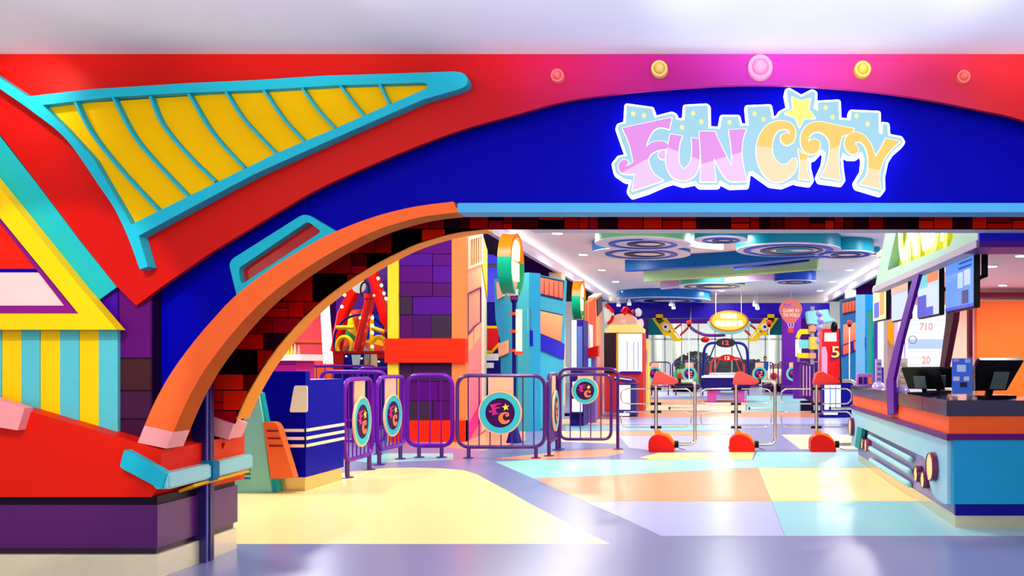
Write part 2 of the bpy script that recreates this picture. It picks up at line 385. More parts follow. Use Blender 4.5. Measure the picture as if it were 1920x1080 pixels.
for j in range(len(ys)-1):
    y0, y1 = ys[j], ys[j+1]; x = 345 if j > 1 else (620 if j == 0 else 560)
    xend = CV[min(range(len(CV)), key=lambda k: abs(CV[k][1]-y1))][0]+60 if j > 1 else (1960 if j == 1 else 1000)
    while x < xend:
        wd = random.choice((30, 44, 56, 64) if j != 1 else (18, 28, 36, 48)); x1 = x+wd
        cells = [(x, y0, x1, y1)]
        if y1-y0 > 24 and wd < 50 and random.random() < .4: ym = y0+(y1-y0)*random.choice((.4, .6)); cells = [(x, y0, x1, ym), (x, ym, x1, y1)]
        for c in cells:
            if random.random() < .10: continue
            poly = [(c[0]+1, c[1]+1), (c[2]-1, c[1]+1), (c[2]-1, c[3]-1), (c[0]+1, c[3]-1)]
            if j != 1 or c[0] < CV[-1][0]:
                m_ = ((c[0]+c[2])/2, (c[1]+c[3])/2); k = min(range(1, len(CV)-1), key=lambda k: (CV[k][0]-m_[0])**2+(CV[k][1]-m_[1])**2)
                t_ = Vector((CV[k+1][0]-CV[k-1][0], CV[k+1][1]-CV[k-1][1])).normalized(); nr = (t_.y, -t_.x)
                poly = clip_half(poly, (CV[k][0]+nr[0]*1.0, CV[k][1]+nr[1]*1.0), nr)
            if len(poly) < 3: continue
            ar = abs(sum(poly[i][0]*poly[(i+1) % len(poly)][1]-poly[(i+1) % len(poly)][0]*poly[i][1] for i in range(len(poly))))/2
            if ar < 20: continue
            G().plate(pb_, poly, .012, random.uniform(.006, .012)).build('brick', random.choice(BR), ap)
        x = x1
G().plate(YP(6.0), [(380,778),(402,783),(438,796),(428,824),(380,812)], .03).build('rear_rim_foot', PINK, ap)
# straight header trim
ht = T('header_trim', 'pale blue horizontal trim along the bottom of the blue fascia over the entrance', 'trim', (0, YFR, zs))
xl = pr.hit(858, 390).x
G().box(xl, 5.2, YFR, YA, zs, zs+.052).build('front_strip', paint((80, 175, 225)), ht)
G().box(xl, 5.2, YFR+.01, YA+.12, zs+.052, zs+.06).build('top_ledge', paint((80, 175, 225)), ht)
G().box(xl+.3, 5.2, YB+.003, YE, zs, zs+.1).build('rear_strip', paint((205, 200, 210)), ht)

# ------------------------------------------------------------------ red panel, wing frame, studs
plr = YP(YR)
redl = [(-90,101.6),(2100,101.6),(2100,290),(1920,226),(1840,207),(1740,187),(1640,172),(1540,163.5),(1440,159),(1360,160),(1260,166),(1160,175),(1060,190),(960,217),(855,247),(730,295),(605,350),(531,392),(464,432),(398,472),(309,533),(255,573),(217,535),(150,450),(75,350),(8,262),(-90,140)]
low = cr(list(reversed(redl[2:20])), 4)
redp = [(-90,101.6),(2100,101.6)]+[tuple(p) for p in reversed(low)]+redl[20:]
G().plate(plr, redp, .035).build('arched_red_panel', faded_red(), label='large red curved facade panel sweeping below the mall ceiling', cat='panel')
wg = T('wing_frame', 'teal curved wing shaped frame with yellow infill on the red facade panel', 'decoration', P(262, 505, 5.36))
pw = YP(5.37)
spine_l = cr([(-60,125),(8,172),(62,210),(125,262),(187,350),(215,392),(240,445),(262,505)], 5)
outer = [tuple(p) for p in spine_l]+[(277,500),(260,442)]+[(432,350),(480,325),(605,269),(705,225),(792,187),(830,176),(858,168)]+[tuple(p) for p in cr([(866,165),(874,160),(877,151),(874,142),(865,136)], 3)]+[(852,134),(705,139),(605,142),(480,150),(350,156),(175,167),(110,174),(52,181),(8,152),(-60,106)]
hole = [(80,197),(139,190),(210,182),(350,174),(425,171),(480,169),(630,160),(790,155),(798,156),(802,161),(799,166),(730,196),(630,240),(517,288),(480,306),(390,350),(246,421),(235,400),(205,349),(175,297),(125,242)]
G().plate(pw, [outer, hole], .085).build('frame', CYAN, wg)
G().plate(pw, [(76,193),(480,166),(800,152),(806,162),(480,309),(243,425),(203,352),(122,246)], .03, -.055).build('infill_panel', YEL, wg)
ribs = [[(139,190),(165,242),(207,298),(255,352),(297,396)],[(210,182),(247,252),(290,304),(352,369)],[(280,180),(302,232),(350,290),(402,340)],
 [(352,175),(387,235),(420,276),(457,315)],[(422,172),(450,216),(482,252),(517,288)],[(492,167),(530,222),(570,265)],[(565,164),(592,202),(627,240)],[(637,160),(660,190),(682,217)],[(711,157),(720,177),(730,196)]]
for r in ribs:
    c = cr(r, 5); a = []; b = []
    for i, p in enumerate(c):
        t = (c[min(len(c)-1, i+1)]-c[max(0, i-1)]).normalized(); q = Vector((-t.y, t.x))*2.2; a.append(tuple(p+q)); b.append(tuple(p-q))
    G().plate(pw, a+b[::-1], .05, -.004).build('rib', CYAN, wg)
for (px, py, r, c, lb) in ((1047,145,13,(250,110,110),'small coral round stud at the left end of the row on the red panel'),(1237,132,16,(245,205,110),'yellow round stud left of the big pink stud on the facade'),(1425,129,24,(250,150,185),'largest pink round stud above the entrance sign'),(1616,133,16,(245,205,90),'yellow round stud right of the big pink stud on the facade'),(1804,147,13,(255,120,105),'small coral round stud at the right end of the row on the red panel')):
    R = r/F*YR; c0 = P(px, py, YR); st = T('round_stud', lb, 'stud', c0, 0, 'round studs on the red facade panel'); m = paint(c, .35)
    G().lathe([(R, -.01), (R, .03), (R*.93, .042), (R*.66, .042), (R*.6, .034)], c0, (0, -1, 0), 28).build('rim', m, st, smooth=35)
    G().lathe([(R*.6, .03), (R*.58, .05), (R*.42, .066), (R*.2, .075), (.001, .078)], c0, (0, -1, 0), 28).build('dome', m, st, smooth=35)

# sign -------------------------------------------------------------------------------------
def U(pts): return [(1140+x/4.697, 150+y/4.697) for x, y in pts]
Z = 1268
SIL = [(165,225),(385,255),(412,335),(560,297),(590,312),(605,352),(672,357),(680,235),(865,225),(882,240),(885,425),(985,430),(1005,325),(1145,325),(1165,402),(1240,402),(1225,240),(Z+157,232),(Z+177,345),(Z+225,330),(Z+250,290),(Z+330,250),(Z+305,120),(Z+312,92),(Z+330,88),(Z+435,150),(Z+530,100),(Z+555,112),(Z+555,190),(Z+540,250),(Z+580,275),(Z+578,200),(Z+762,190),(Z+768,350),(Z+868,355),(Z+875,280),(Z+1115,290),(Z+1118,470),(Z+1148,478),(Z+1152,388),(Z+1192,392),(Z+1200,492),(Z+1310,512),(Z+1330,545),(Z+1312,570),(Z+1230,640),(Z+1180,720),(Z+1152,850),(Z+1155,960),(Z+1130,995),(Z+930,935),(Z+918,905),(Z+980,800),(Z+990,690),(Z+965,630),(Z+915,672),(Z+850,672),(Z+800,640),(Z+782,700),(Z+790,800),(Z+802,880),(Z+785,905),(Z+600,880),(Z+585,850),(Z+635,740),(Z+650,640),(Z+610,610),(Z+545,680),(Z+500,690),(Z+500,780),(Z+525,880),(Z+505,908),(Z+400,893),(Z+370,880),(Z+260,925),(Z+160,912),(Z+60,840),(Z+5,800),(1235,812),(1228,880),(1222,925),(1070,930),(985,885),(962,925),(805,925),(770,890),(660,912),(570,885),(520,900),(495,908),(340,975),(210,1015),(185,985),(212,880),(150,875),(70,820),(52,740),(95,685),(168,670),(85,430),(95,400),(155,382)]
sg = T('entrance_sign', 'illuminated sign reading FUN CITY in pink and yellow letters over a pale blue skyline', 'sign', P(1425, 370, YFAS))
psn = YP(5.50)
def stroke(pl, pts, r, th, off, closed=True):
    """outline of round-ended bars around a loop"""
    g = G(); W = [pl.hit(*p)+pl.n*off for p in pts]; L = len(W)
    for i in range(L if closed else L-1):
        a, b = W[i], W[(i+1) % L]
        if (b-a).length < 1e-5: continue
        t = (b-a).normalized(); q = pl.n.cross(t)*r
        g.prism([a+q, b+q, b-q, a-q], -pl.n*th)
    for a in W:
        ax = pl.u; az = Vector((0, 0, 1)); g.prism([a+ax*(r*math.cos(PI*k/4))+az*(r*math.sin(PI*k/4)) for k in range(8)], -pl.n*th)
    return g
u1 = 5.50/F/4.697
SG_W = glow((255, 255, 255), 4.0)
gg = stroke(psn, U(SIL), 22*u1, .05, -.01); gg.plate(psn, U(SIL), .05, -.011)
gg.build('glowing_outline', SG_W, sg, 'white backlit outline')
G().plate(psn, U(SIL), .02, .006).build('skyline_face', glow((165, 222, 246), .88), sg, 'pale blue skyline of simple towers')
LET = {
'letter_f': ([(130,430),(562,337),(540,440),(470,422),(405,448),(362,515),(333,597),(395,555),(455,545),(505,553),(530,575),(524,612),(470,618),(425,630),(380,658),(358,700),(362,745),(405,830),(490,890),(215,980),(240,830),(190,835),(125,825),(97,785),(102,738),(135,710),(175,715),(182,738),(152,770),(205,745),(226,725),(190,570)], 'p', ((120,825),(360,695))),
'letter_u': ([(550,483),(655,500),(632,560),(622,650),(628,735),(650,775),(670,788),(700,768),(732,705),(742,600),(735,515),(800,528),(808,640),(806,720),(795,785),(760,850),(700,885),(640,888),(570,860),(525,790),(510,700),(525,610)], 'p', ((525,600),(800,705))),
'letter_n': ([(805,460),(940,460),(985,560),(1040,675),(1088,765),(1090,650),(1065,445),(1215,438),(1188,520),(1176,640),(1190,760),(1220,895),(1070,895),(1000,820),(932,690),(938,790),(950,900),(812,900),(818,800),(820,680),(812,560)], 'p', ((820,748),(1180,640))),
'letter_c': ([(Z+x, y) for x, y in [(385,695),(395,730),(380,800),(320,868),(240,903),(160,890),(90,820),(48,720),(38,600),(70,485),(140,400),(230,367),(320,378),(370,420),(380,490),(360,550),(310,578),(270,562),(250,520),(265,487),(300,475),(333,482),(320,452),(285,438),(230,452),(190,510),(174,600),(190,680),(230,735),(275,752),(320,735),(355,700)]], 'y', ((Z+40,588),(Z+165,605))),
'letter_i': ([(Z+x, y) for x, y in [(405,612),(440,650),(490,665),(480,760),(490,830),(510,885),(410,875),(420,780),(418,700)]], 'y', ((Z+400,708),(Z+500,705))),
'letter_t': ([(Z+x, y) for x, y in [(895,435),(872,470),(820,490),(790,500),(772,570),(760,660),(762,780),(775,885),(605,855),(655,750),(680,640),(680,555),(650,500),(600,467),(550,465),(505,500),(493,555),(520,533),(560,530),(592,555),(594,600),(570,640),(520,658),(460,635),(430,575),(430,490),(470,418),(540,380),(620,378),(740,405)]], 'y', ((Z+560,682),(Z+770,580))),
'letter_y': ([(Z+x, y) for x, y in [(1175,520),(1300,548),(1230,610),(1170,685),(1130,780),(1118,860),(1130,965),(940,920),(1000,850),(1020,760),(1015,660),(990,590),(950,550),(915,553),(903,572),(930,600),(930,640),(895,660),(850,645),(820,600),(815,540),(845,490),(900,465),(960,480),(1010,520),(1050,590),(1085,680),(1135,600)]], 'y', ((Z+1010,778),(Z+1130,800))),
'curl_f': ([(505,628),(470,630),(448,650),(445,675),(465,698),(505,705)], 'q', None)}
COLS = {'p': (glow((238,146,242), .9), glow((248,206,250), .9)), 'y': (glow((255,212,84), .9), glow((254,230,180), .9)), 'q': (glow((238,180,242), 1.0),)*2}
LW = glow((255, 255, 255), 1.3)
def split_poly(pts, line, above):
    (x1, y1), (x2, y2) = line; out = []
    d = lambda p: ((x2-x1)*(p[1]-y1)-(y2-y1)*(p[0]-x1))*(-1 if above else 1)
    g = []
    for i in range(len(pts)):
        a, b = pts[i], pts[(i+1) % len(pts)]; da, db = d(a), d(b)
        if da >= 0: out.append(a)
        if (da >= 0) != (db >= 0): t = da/(da-db); out.append((a[0]+(b[0]-a[0])*t, a[1]+(b[1]-a[1])*t))
    return out
def halves(pl, pts, line, th, off):
    """front plate cut along a line; returns upper and lower geometry"""
    res = []
    full = G().plate(pl, pts, th, off)
    bm0 = bmesh.new(); vs = [bm0.verts.new(v) for v in full.v]
    for f in full.f:
        try: bm0.faces.new([vs[i] for i in f])
        except ValueError: pass
    p1 = pl.hit(*line[0]); p2 = pl.hit(*line[1]); t = p2-p1; nn = pl.n.cross(t).normalized()
    if nn.z < 0: nn = -nn
    for sgn in (True, False):
        bm = bm0.copy(); bmesh.ops.bisect_plane(bm, geom=bm.verts[:]+bm.edges[:]+bm.faces[:], plane_co=p1, plane_no=nn, clear_inner=sgn, clear_outer=not sgn)
        bm.verts.ensure_lookup_table(); bm.verts.index_update()
        g = G(); g.add([v.co.copy() for v in bm.verts], [tuple(v.index for v in f.verts) for f in bm.faces]); res.append(g); bm.free()
    bm0.free(); return res
def sm(pts):
    """smooth only the shallow corners"""
    out = []; L = len(pts)
    for i in range(L):
        p0, p1, p2, p3 = (Vector(pts[(i+k) % L]) for k in (-1, 0, 1, 2))
        a = (p1-p0).angle(p2-p1); b = (p2-p1).angle(p3-p2)
        m1 = (p2-p0)*.5 if a < .95 else (p2-p1); m2 = (p3-p1)*.5 if b < .95 else (p2-p1)
        ln = (p2-p1).length; m1 = m1.normalized()*min(m1.length, ln*1.1); m2 = m2.normalized()*min(m2.length, ln*1.1)
        for j in range(4):
            t = j/4; out.append(tuple(p1*(2*t**3-3*t*t+1)+m1*(t**3-2*t*t+t)+p2*(-2*t**3+3*t*t)+m2*(t**3-t*t)))
    return out
for k, (pts, c, line) in LET.items():
    sp = sm(pts); px = U(sp)
    stroke(psn, px, 7*u1, .012, .014).plate(psn, px, .012, .0138).build('letter_border', LW, sg)
    if line is None: G().plate(psn, px, .008, .020).build('letter_curl', COLS[c][0], sg); continue
    up, lo = halves(psn, px, U(line), .008, .021)
    up.build('letter', COLS[c][0], sg); lo.build('letter_lower', COLS[c][1], sg)
stp = [(Z+x, y) for x, y in [(350,155),(430,192),(515,170),(495,262),(555,342),(455,345),(415,425),(380,335),(285,300),(358,262)]]
stroke(psn, U(stp), 7*u1, .012, .014).build('star_border', LW, sg)
G().plate(psn, U(stp), .012, .021).build('star', glow((255, 250, 110), 1.0), sg)
for x, y in [(222,300),(318,317),(750,298),(652,423),(822,370),(1070,377),(1290,300),(Z+100,348),(Z+648,247),(Z+708,330),(Z+918,320),(Z+1015,390)]:
    G().plate(psn, U(ell(x, y, 18, 20, 10)), .006, .012).build('lit_window', glow((255, 246, 130), 1.1), sg)

# ------------------------------------------------------------------ left facade pieces
py_ = YP(5.38)
yf = T('triangular_frame', 'yellow triangular frame with purple inner border at the far left of the facade', 'panel', P(60, 618, 5.40))
G().plate(py_, [[(-90,243),(8,362),(75,445),(150,538),(219,618),(-90,618)],[(-88,300),(8,418),(147,588),(-88,588)]], .08).build('outer_frame', paint((255, 210, 10)), yf)
G().plate(py_, [[(-89,290),(8,408),(160,594),(-89,594)],[(-88,322),(8,440),(110,572),(-88,572)]], .02, -.045).build('inner_frame', paint((135, 20, 130)), yf)
G().plate(py_, [(-88,310),(8,428),(60,502),(-88,502)], .01, -.06).build('red_infill', RED, yf, 'red upper infill')
G().plate(py_, [(-88,502),(60,502),(66,509),(-88,509)], .01, -.061).build('divider', BLUE, yf)
G().plate(py_, [(-88,509),(62,509),(118,580),(-88,580)], .01, -.06).build('pale_infill', paint((255, 212, 205)), yf, 'pale pink lower infill')
G().plate(YP(5.465), [(-90,140),(8,266),(75,352),(150,452),(219,538),(180,566),(150,532),(75,440),(8,360),(-90,240)], .012).build('diagonal_band', TEAL, label='teal diagonal band between the yellow triangular frame and the red facade panel', cat='panel')
sw = T('striped_panel', 'vertical yellow and teal striped panel below the yellow triangular frame', 'panel', P(115, 820, 5.48))
xs = [222, 185.5, 149, 113, 76, 40.5, 4, -33, -70, -107]
for i in range(9):
    a, b = xs[i+1], xs[i]
    G().plate(YP(5.48), [(a+.4,575 if b < 190 else 614),(b-.4,575 if b < 190 else 614),(b-.4,840),(a+.4,840)], .02 if i % 2 else .024, 0 if i % 2 else .004).build('stripe', (paint((88, 196, 206)), paint((255, 208, 6)))[i % 2], sw)
pc = T('brick_column', 'dark purple block column left of the orange arch', 'column', P(250, 840, 5.60))
G().plate(YP(5.50), [(150,500),(284,500),(284,850),(150,850)], .085, -.012).build('core', DPURP, pc)
for a, b, c, d, m in ((223,283,520,671,(92,2,106)),(223,283,673,732,(66,28,34)),(223,283,734,785,(66,18,58)),(223,283,787,848,(60,10,50)),(150,221,520,620,(66,2,150))):
    g = G().plate(YP(5.50), [(a,c),(b,c),(b,d),(a,d)], .02); g.build('block', paint(m, .5), pc, bevel=.004)

# plinth
pl_ = T('corner_plinth', 'red sloping plinth with purple base and steel kick plate in the left foreground', 'plinth', (-3.5, 5.36, 0))
XS = -3.50
g = G().plate(YP(5.36), [(-150,711),(302,843),(302,905),(284,932),(-150,932)], .43); g.build('front_block', paint((226, 26, 4), .45), pl_)
XR = (302-CX)/F*5.36
G().prism([(XR,5.89,.818),(XR,6.31,.832),(XR,6.31,.50),(XR,5.89,.50)], (-.6, 0, 0)).build('rear_block', paint((232, 60, 4), .45), pl_)
G().box(-4.1, XR-.09, 5.79, 5.89, .45, .80).build('slot_back', paint((120, 8, 6)), pl_)
G().box(-6.5, XS-.015, 5.38, 6.25, .46, .515).build('upper_recess', paint((26, 6, 30), .3), pl_)
G().box(-6.5, XS, 5.36, 6.26, .192, .462).build('base_slab', paint((84, 6, 96), .28), pl_)
G().box(-6.5, XS-.02, 5.38, 6.24, .15, .192).build('lower_recess', paint((40, 4, 46), .25), pl_)
G().box(-6.5, XS+.005, 5.355, 6.24, 0, .151).build('kick_plate', paint((250, 236, 196), .3, .3, .08), pl_)
G().plate(YP(5.30), [(-60,732),(8,753),(46,765),(33,807),(8,803),(-60,792)], .07).build('end_cap', paint((250, 158, 160)), pl_, 'pale pink cap block', bevel=.006)
fn = T('corner_fin', 'pale teal rounded bar wrapping the corner of the red plinth', 'bracket', (-3.5, 5.3, .56))
G().plate(YP(5.31), fillet([(233,842,0),(224,876,0),(303,918,0),(311,886,0)], 6, 3, True), .05).build('front_bar', CYAN, fn)
G().prism([(-3.40,5.33,.666),(-3.40,6.29,.685),(-3.40,6.29,.58),(-3.40,5.33,.566)], (-.11, 0, 0)).build('side_bar', paint((150, 215, 215), .25), fn, bevel=.012)
G().box(-3.50, -3.388, 5.76, 5.85, .558, .692).build('joint_sleeve', paint((10, 110, 150)), fn, bevel=.01)
G().prism([(-3.42,5.6,.56),(-3.42,6.27,.575),(-3.52,6.27,.535),(-3.52,5.6,.52)], (0, 0, -.02)).build('lower_lip', paint((255, 180, 20)), fn)
gp = T('shutter_guide_post', 'dark indigo shutter guide post standing in the slot of the red plinth', 'post', (-3.49, 5.82, 0))
G().box(-3.545, -3.452, 5.785, 5.885, 0, 1.75).build('post', paint((26, 12, 78), .25), gp)
G().box(-3.460, -3.444, 5.79, 5.80, 0, 1.75).build('groove_edge', paint((90, 80, 170), .25), gp)
G().box(-3.460, -3.444, 5.83, 5.84, 0, 1.75).build('groove_edge', paint((60, 40, 120), .25), gp)
# teal window frame over the arch
tf = T('trapezoid_frame', 'teal rounded frame around a narrow red glass window above the arch', 'window frame', P(540, 480, 5.53))
o3 = lambda L: [(p[0], p[1], 0) for p in L]
fo = fillet(o3([(455,600),(428,490),(572,399),(660,452)]), 14, 5, True)
fh = fillet(o3([(452,534),(447,503),(577,415),(603,434)]), 8, 4, True)
G().plate(YP(5.53), [[(p[0], p[1]) for p in fo], [(p[0], p[1]) for p in fh]], .07).build('frame', CYAN, tf)
G().plate(YP(5.53), [(440,495),(580,408),(612,434),(450,545)], .01, -.055).build('red_glass', paint((196, 16, 6), .06, 0, .2, 0, .8, 20), tf)

# ------------------------------------------------------------------ fins and blue box behind the arch
mf = T('mint_fin', 'mint green leaning fin standing behind the orange arch', 'fin', (-5.0, 8.9, 0))
G().plate(YP(8.9), [(484,735),(494,800),(509,925),(400,925),(400,850),(450,800)], .12).build('fin_panel', MINT, mf)
G().plate(YP(8.93), [(484,735),(490,737),(504,810),(519,922),(509,925),(494,800)], .12).build('fin_edge', TEAL, mf)
for y in (881, 889, 897): G().plate(YP(8.9), [(425,y-1.6),(470,y-1.6),(470,y+1.2),(425,y+1.2)], .01, .006).build('slot', paint((20, 100, 120)), mf)
bb = T('blue_service_desk', 'deep blue boxy desk with cream pinstripes behind the arch, beside the first barrier', 'desk', (-4.6, 9.4, 0))
G().plate(YP(9.0), [(480,696),(573,696),(573,895),(480,895)], .10).build('front_panel', RBLUE, bb)
XB = (573-CX)/F*9.0
G().box(-5.6, XB-.003, 9.1, 9.93, .15, 1.176).build('body', RBLUE, bb)
G().box(-5.5, XB-.02, 9.03, 9.92, 0, .152).build('steel_plinth', paint((235, 205, 130), .25, .7), bb)
for y in (807, 822, 836):
    z = H-(y-CY)/F*9.0
    G().box(-5.2, XB+.008, 8.992, 9.0, z-.016, z+.016).box(XB-.01, XB+.008, 8.992, 9.93, z-.016, z+.016).build('pinstripe', CREAM, bb)
lp = fillet(o3([(552,723),(576.5,723),(576.5,773),(543,773)]), 4, 3, True)
G().plate(YP(8.99), [(p[0], p[1]) for p in lp], .014, .004).build('cream_plate', paint((255, 240, 205)), bb)
ow = T('orange_wedge', 'orange rounded wedge with three dark slots against the blue desk', 'wedge', P(525, 897, 8.85))
G().plate(YP(8.86), [(493,793),(498,791),(510,791),(517,794),(522,801),(551,896),(508,898)], .1).build('wedge', ORG2, ow)
for y in (808, 822, 836): G().plate(YP(8.86), [(500+(y-808)*.14,y-1.6),(521+(y-808)*.32,y-1.6),(522+(y-808)*.32,y+1.6),(501+(y-808)*.14,y+1.6)], .01, .006).build('slot', paint((150, 20, 30)), ow)

# ------------------------------------------------------------------ barriers
FN = [((x-95)/467, -(y-650)/640) for x, y in LET['letter_f'][0]]
CN = [((x-Z-38)/357, -(y-635)/540) for x, y in LET['letter_c'][0]]
RING1, RING2, DISC = paint((255, 200, 150)), paint((60, 196, 205)), paint((60, 6, 78))
def badge(par, cx, cz, r, y=-.035, strap=None, s=1):
    """round emblem facing local -Y: two rings, disc, two letters and a star"""
    ax = (0, -s, 0)
    b = G().lathe([(r, 0), (r, .022), (r*.94, .026), (r*.93, 0)], (cx, y*s, cz), ax, 32).build('badge', RING1, par, 'cream rimmed round badge with teal ring and two letters', smooth=30, local=True)
    G().lathe([(r*.93, .004), (r*.93, .020), (r*.68, .020), (r*.68, .004)], (cx, y*s, cz), ax, 32).build('ring', RING2, b, local=True)
    G().lathe([(r*.70, .004), (r*.70, .016), (.001, .016)], (cx, y*s, cz), ax, 32).build('disc', DISC, b, local=True)
    yy = (y-.017)*s
    def put(pts, ox, oz, sx, sz, name, m, d=.006):
        loop = [Vector((cx+(ox+px*sx)*r*s, yy, cz+(oz+pz*sz)*r)) for px, pz in pts]
        G().prism(loop, (0, -d*s, 0)).build(name, m, b, local=True)
    put(FN, -.52, .18, .56, .58, 'letter', paint((205, 40, 130)))
    put(CN, -.08, -.24, .52, .56, 'letter', paint((255, 130, 70)))
    sp = star(0, 0, .5, .2, PI/2+.15); put(sp, .26, .26, .36, .36, 'star', paint((255, 235, 60)))
    if strap:
        G().box(cx-r*.58, cx+r*.58, (y*.35-.005), (y*.35+.008), cz+r*.3, strap).build('strap_panel', PEACH, par, 'peach backing panel', local=True)
def barrier(name, label, a, b, zt, zb, nb, m=VIOLET, bx=None, feet=(.12, .88), fr=.028, rr=.18, group='purple tube barriers', strap=True, bz=None, br=.31, s=1, cat='barrier'):
    a = Vector((a[0], a[1], 0)); b = Vector((b[0], b[1], 0)); L = (b-a).length; rz = math.atan2((b-a).y, (b-a).x)
    t = T(name, label, cat, a, rz, group)
    loop = fillet([(0,0,zb),(L,0,zb),(L,0,zt),(0,0,zt)], rr, 5, True)
    G().tube(loop, fr, 8, True).build('frame', m, t, smooth=40, local=True)
    for i in range(nb):
        x = L*(i+1)/(nb+1); G().tube([(x,0,zb),(x,0,zt)], .009, 6).build('bar', m, t, smooth=40, local=True)
    for f in feet:
        x = L*f; G().tube([(x,0,.012),(x,0,zb)], .028, 8).lathe([(.075, 0), (.075, .01), (.03, .018)], (x, 0, 0), (0, 0, 1), 14).build('foot', DVIOLET if m is VIOLET else m, t, smooth=40, local=True)
    if bx is not None: badge(t, L*bx, bz or .64, br, -.03, zt-.02 if strap else None, s)
    return t
barrier('queue_barrier', 'purple barrier with round badge standing against the blue desk, seen end on', (-4.34, 10.0), (-4.40, 10.95), 1.16, .20, 6, bx=.5, feet=(.1, .9), strap=True)
barrier('queue_barrier', 'second purple barrier with badge from the blue desk, receding into the hall', (-4.48, 11.33), (-4.44, 12.2), 1.17, .20, 6, bx=.45, feet=(.07, .85), br=.29)
barrier('queue_barrier', 'narrow plain purple barrier with three bars before the brick column', (-4.42, 12.27), (-3.77, 12.27), 1.185, .17, 3, fr=.032, feet=(.26, .76))
barrier('queue_barrier', 'widest purple barrier facing the camera with large round badge and seven bars', (-3.68, 12.2), (-2.43, 12.2), 1.18, .16, 7, DVIOLET, bx=.5, bz=.65, feet=(.13, .90))
barrier('queue_barrier', 'purple barrier seen edge on at the right end of the widest barrier', (-2.42, 12.4), (-2.47, 13.4), 1.19, .20, 6, DVIOLET, bx=.5, feet=(.08, .95))
gt = barrier('barrier_gate', 'purple swing gate with small round badge left of the turnstiles', (-2.42, 13.35), (-1.62, 13.35), 1.18, .17, 4, DVIOLET, bx=.5, bz=.93, br=.21, feet=(), rr=.13, strap=True, fr=.024, cat='gate')
G().tube(fillet([(-.03,.12,0),(-.03,.12,1.27),(.89,.12,1.27),(.89,.12,0)], .14), .026, 8).build('gate_post_hoop', DVIOLET, gt, smooth=40, local=True)
for x in (-.03, .89): G().lathe([(.08, 0), (.08, .01), (.03, .018)], (x, .12, 0), (0, 0, 1), 14).build('foot', DVIOLET, gt, local=True)
# more of them behind, around the ride on the left
barrier('queue_barrier', 'purple barrier behind the blue desk in front of the orange block', (-5.9, 12.8), (-4.9, 12.7), 1.23, .2, 5, rr=.12)
barrier('queue_barrier', 'purple barrier in front of the swing ride control desk, left piece', (-6.4, 15.3), (-5.0, 15.6), 1.27, .2, 7, rr=.12)
barrier('queue_barrier', 'purple barrier before the ride control desk, below the red frame leg', (-8.2, 17.2), (-6.9, 17.4), 1.3, .2, 7, rr=.12)

# ------------------------------------------------------------------ turnstiles
PT = YP(13.17)
tt = T('turnstile', 'leftmost turnstile with red head and base and chrome looped arms', 'turnstile', P(1240, 846, 13.17), 0, 'turnstiles across the entrance')
wp = lambda px, py, dy=0: PT.hit(px, py)+Vector((0, dy, 0))
G().plate(PT, [tuple(p) for p in cr([(1218,846),(1217,832),(1219,822),(1226,816),(1236,814),(1248,817),(1257,824),(1263,834),(1265,846)], 3)], .30, .15).build('base_housing', REDW, tt, bevel=.02, smooth=40)
G().plate(PT, [(1228,822),(1228,806),(1237,806),(1240,812),(1252,813),(1262,824),(1269,836),(1268,841),(1255,840)], .16, .02).build('base_collar', ORNG, tt, bevel=.01)
G().lathe([(.055, 0), (.055, .06)], wp(1265, 833), (1, 0, 0), 12).build('base_socket', BLACK, tt)
hd = cr([(1225,719),(1225,712),(1228,703),(1233,697.5),(1240,697),(1247,701),(1257,706),(1266,709),(1272,713),(1272,717),(1264,720)], 3)
G().plate(PT, [tuple(p) for p in hd]+[(1250,721),(1230,721)], .26, .13).build('head_housing', paint((222, 30, 2), .22), tt, bevel=.03, smooth=50)
G().plate(PT, [(1227,700),(1234,697),(1241,696.5),(1249,701),(1262,707),(1262,710),(1248,706),(1236,703),(1228,706)], .14, .07).build('head_top', paint((255, 120, 20), .25), tt, bevel=.01)
G().plate(PT, [(1224,715),(1268,715.5),(1266,721),(1224,721)], .30, .15).build('head_skirt', paint((215, 20, 4), .25), tt, bevel=.01)
G().lathe([(.05, 0), (.05, .05)], wp(1271, 714), (1, 0, 0), 12).build('head_socket', BLACK, tt)
G().tube([wp(1230, 720), wp(1230, 808)], .030, 12).build('centre_post', CHROME, tt, smooth=40)
G().tube(fillet([wp(1270, 714), wp(1303, 714), wp(1303, 833), wp(1268, 833)], .09), .026, 10).build('side_hoop', CHROME, tt, smooth=40)
G().tube([wp(1256, 765.5), wp(1303, 765.5)], .019, 8).build('middle_stub', CHROME, tt, smooth=40)
G().tube([wp(1253.5, 765.5), wp(1257, 765.5)], .022, 8).build('stub_cap', BLACK, tt)
for y0, y1 in ((729, 757), (772, 801)):
    for d in (-1, 1):
        xe = 1230+d*66
        G().tube(fillet([wp(1230+d*6, y0), wp(xe, y0), wp(xe, y1), wp(1230+d*6, y1)], .114, 7), .011, 8).build('arm_loop', CHROME, tt, smooth=50)
    for y in (y0, y1):
        for d in (-1, 1): G().tube([wp(1230+d*2, y), wp(1230+d*10, y)], .022, 8).build('clamp', BLACK, tt)
G().tube([wp(1270, 838), wp(1275, 841), wp(1284, 843.5)], .006, 5).build('cable', BLACK, tt)
G().tube([wp(1218, 836), wp(1221, 845)], .03, 6).build('lever', paint((255, 120, 60)), tt)
G().tube([wp(1292, 714), wp(1292, 613)], .008, 6).build('indicator_pole', WHITE, tt)
G().lathe([(.02, 0), (.035, .04)], wp(1292, 613), (0, 0, 1), 10).build('lamp_socket', BLACK, tt)
G().ball(wp(1292, 605.5), .043).build('indicator_lamp', paint((235, 40, 20), .3), tt, smooth=60)
l0 = tt.location.copy()
dup(tt, l0+Vector((1.235, 0, 0)), 'middle turnstile with red head and base and chrome looped arms')
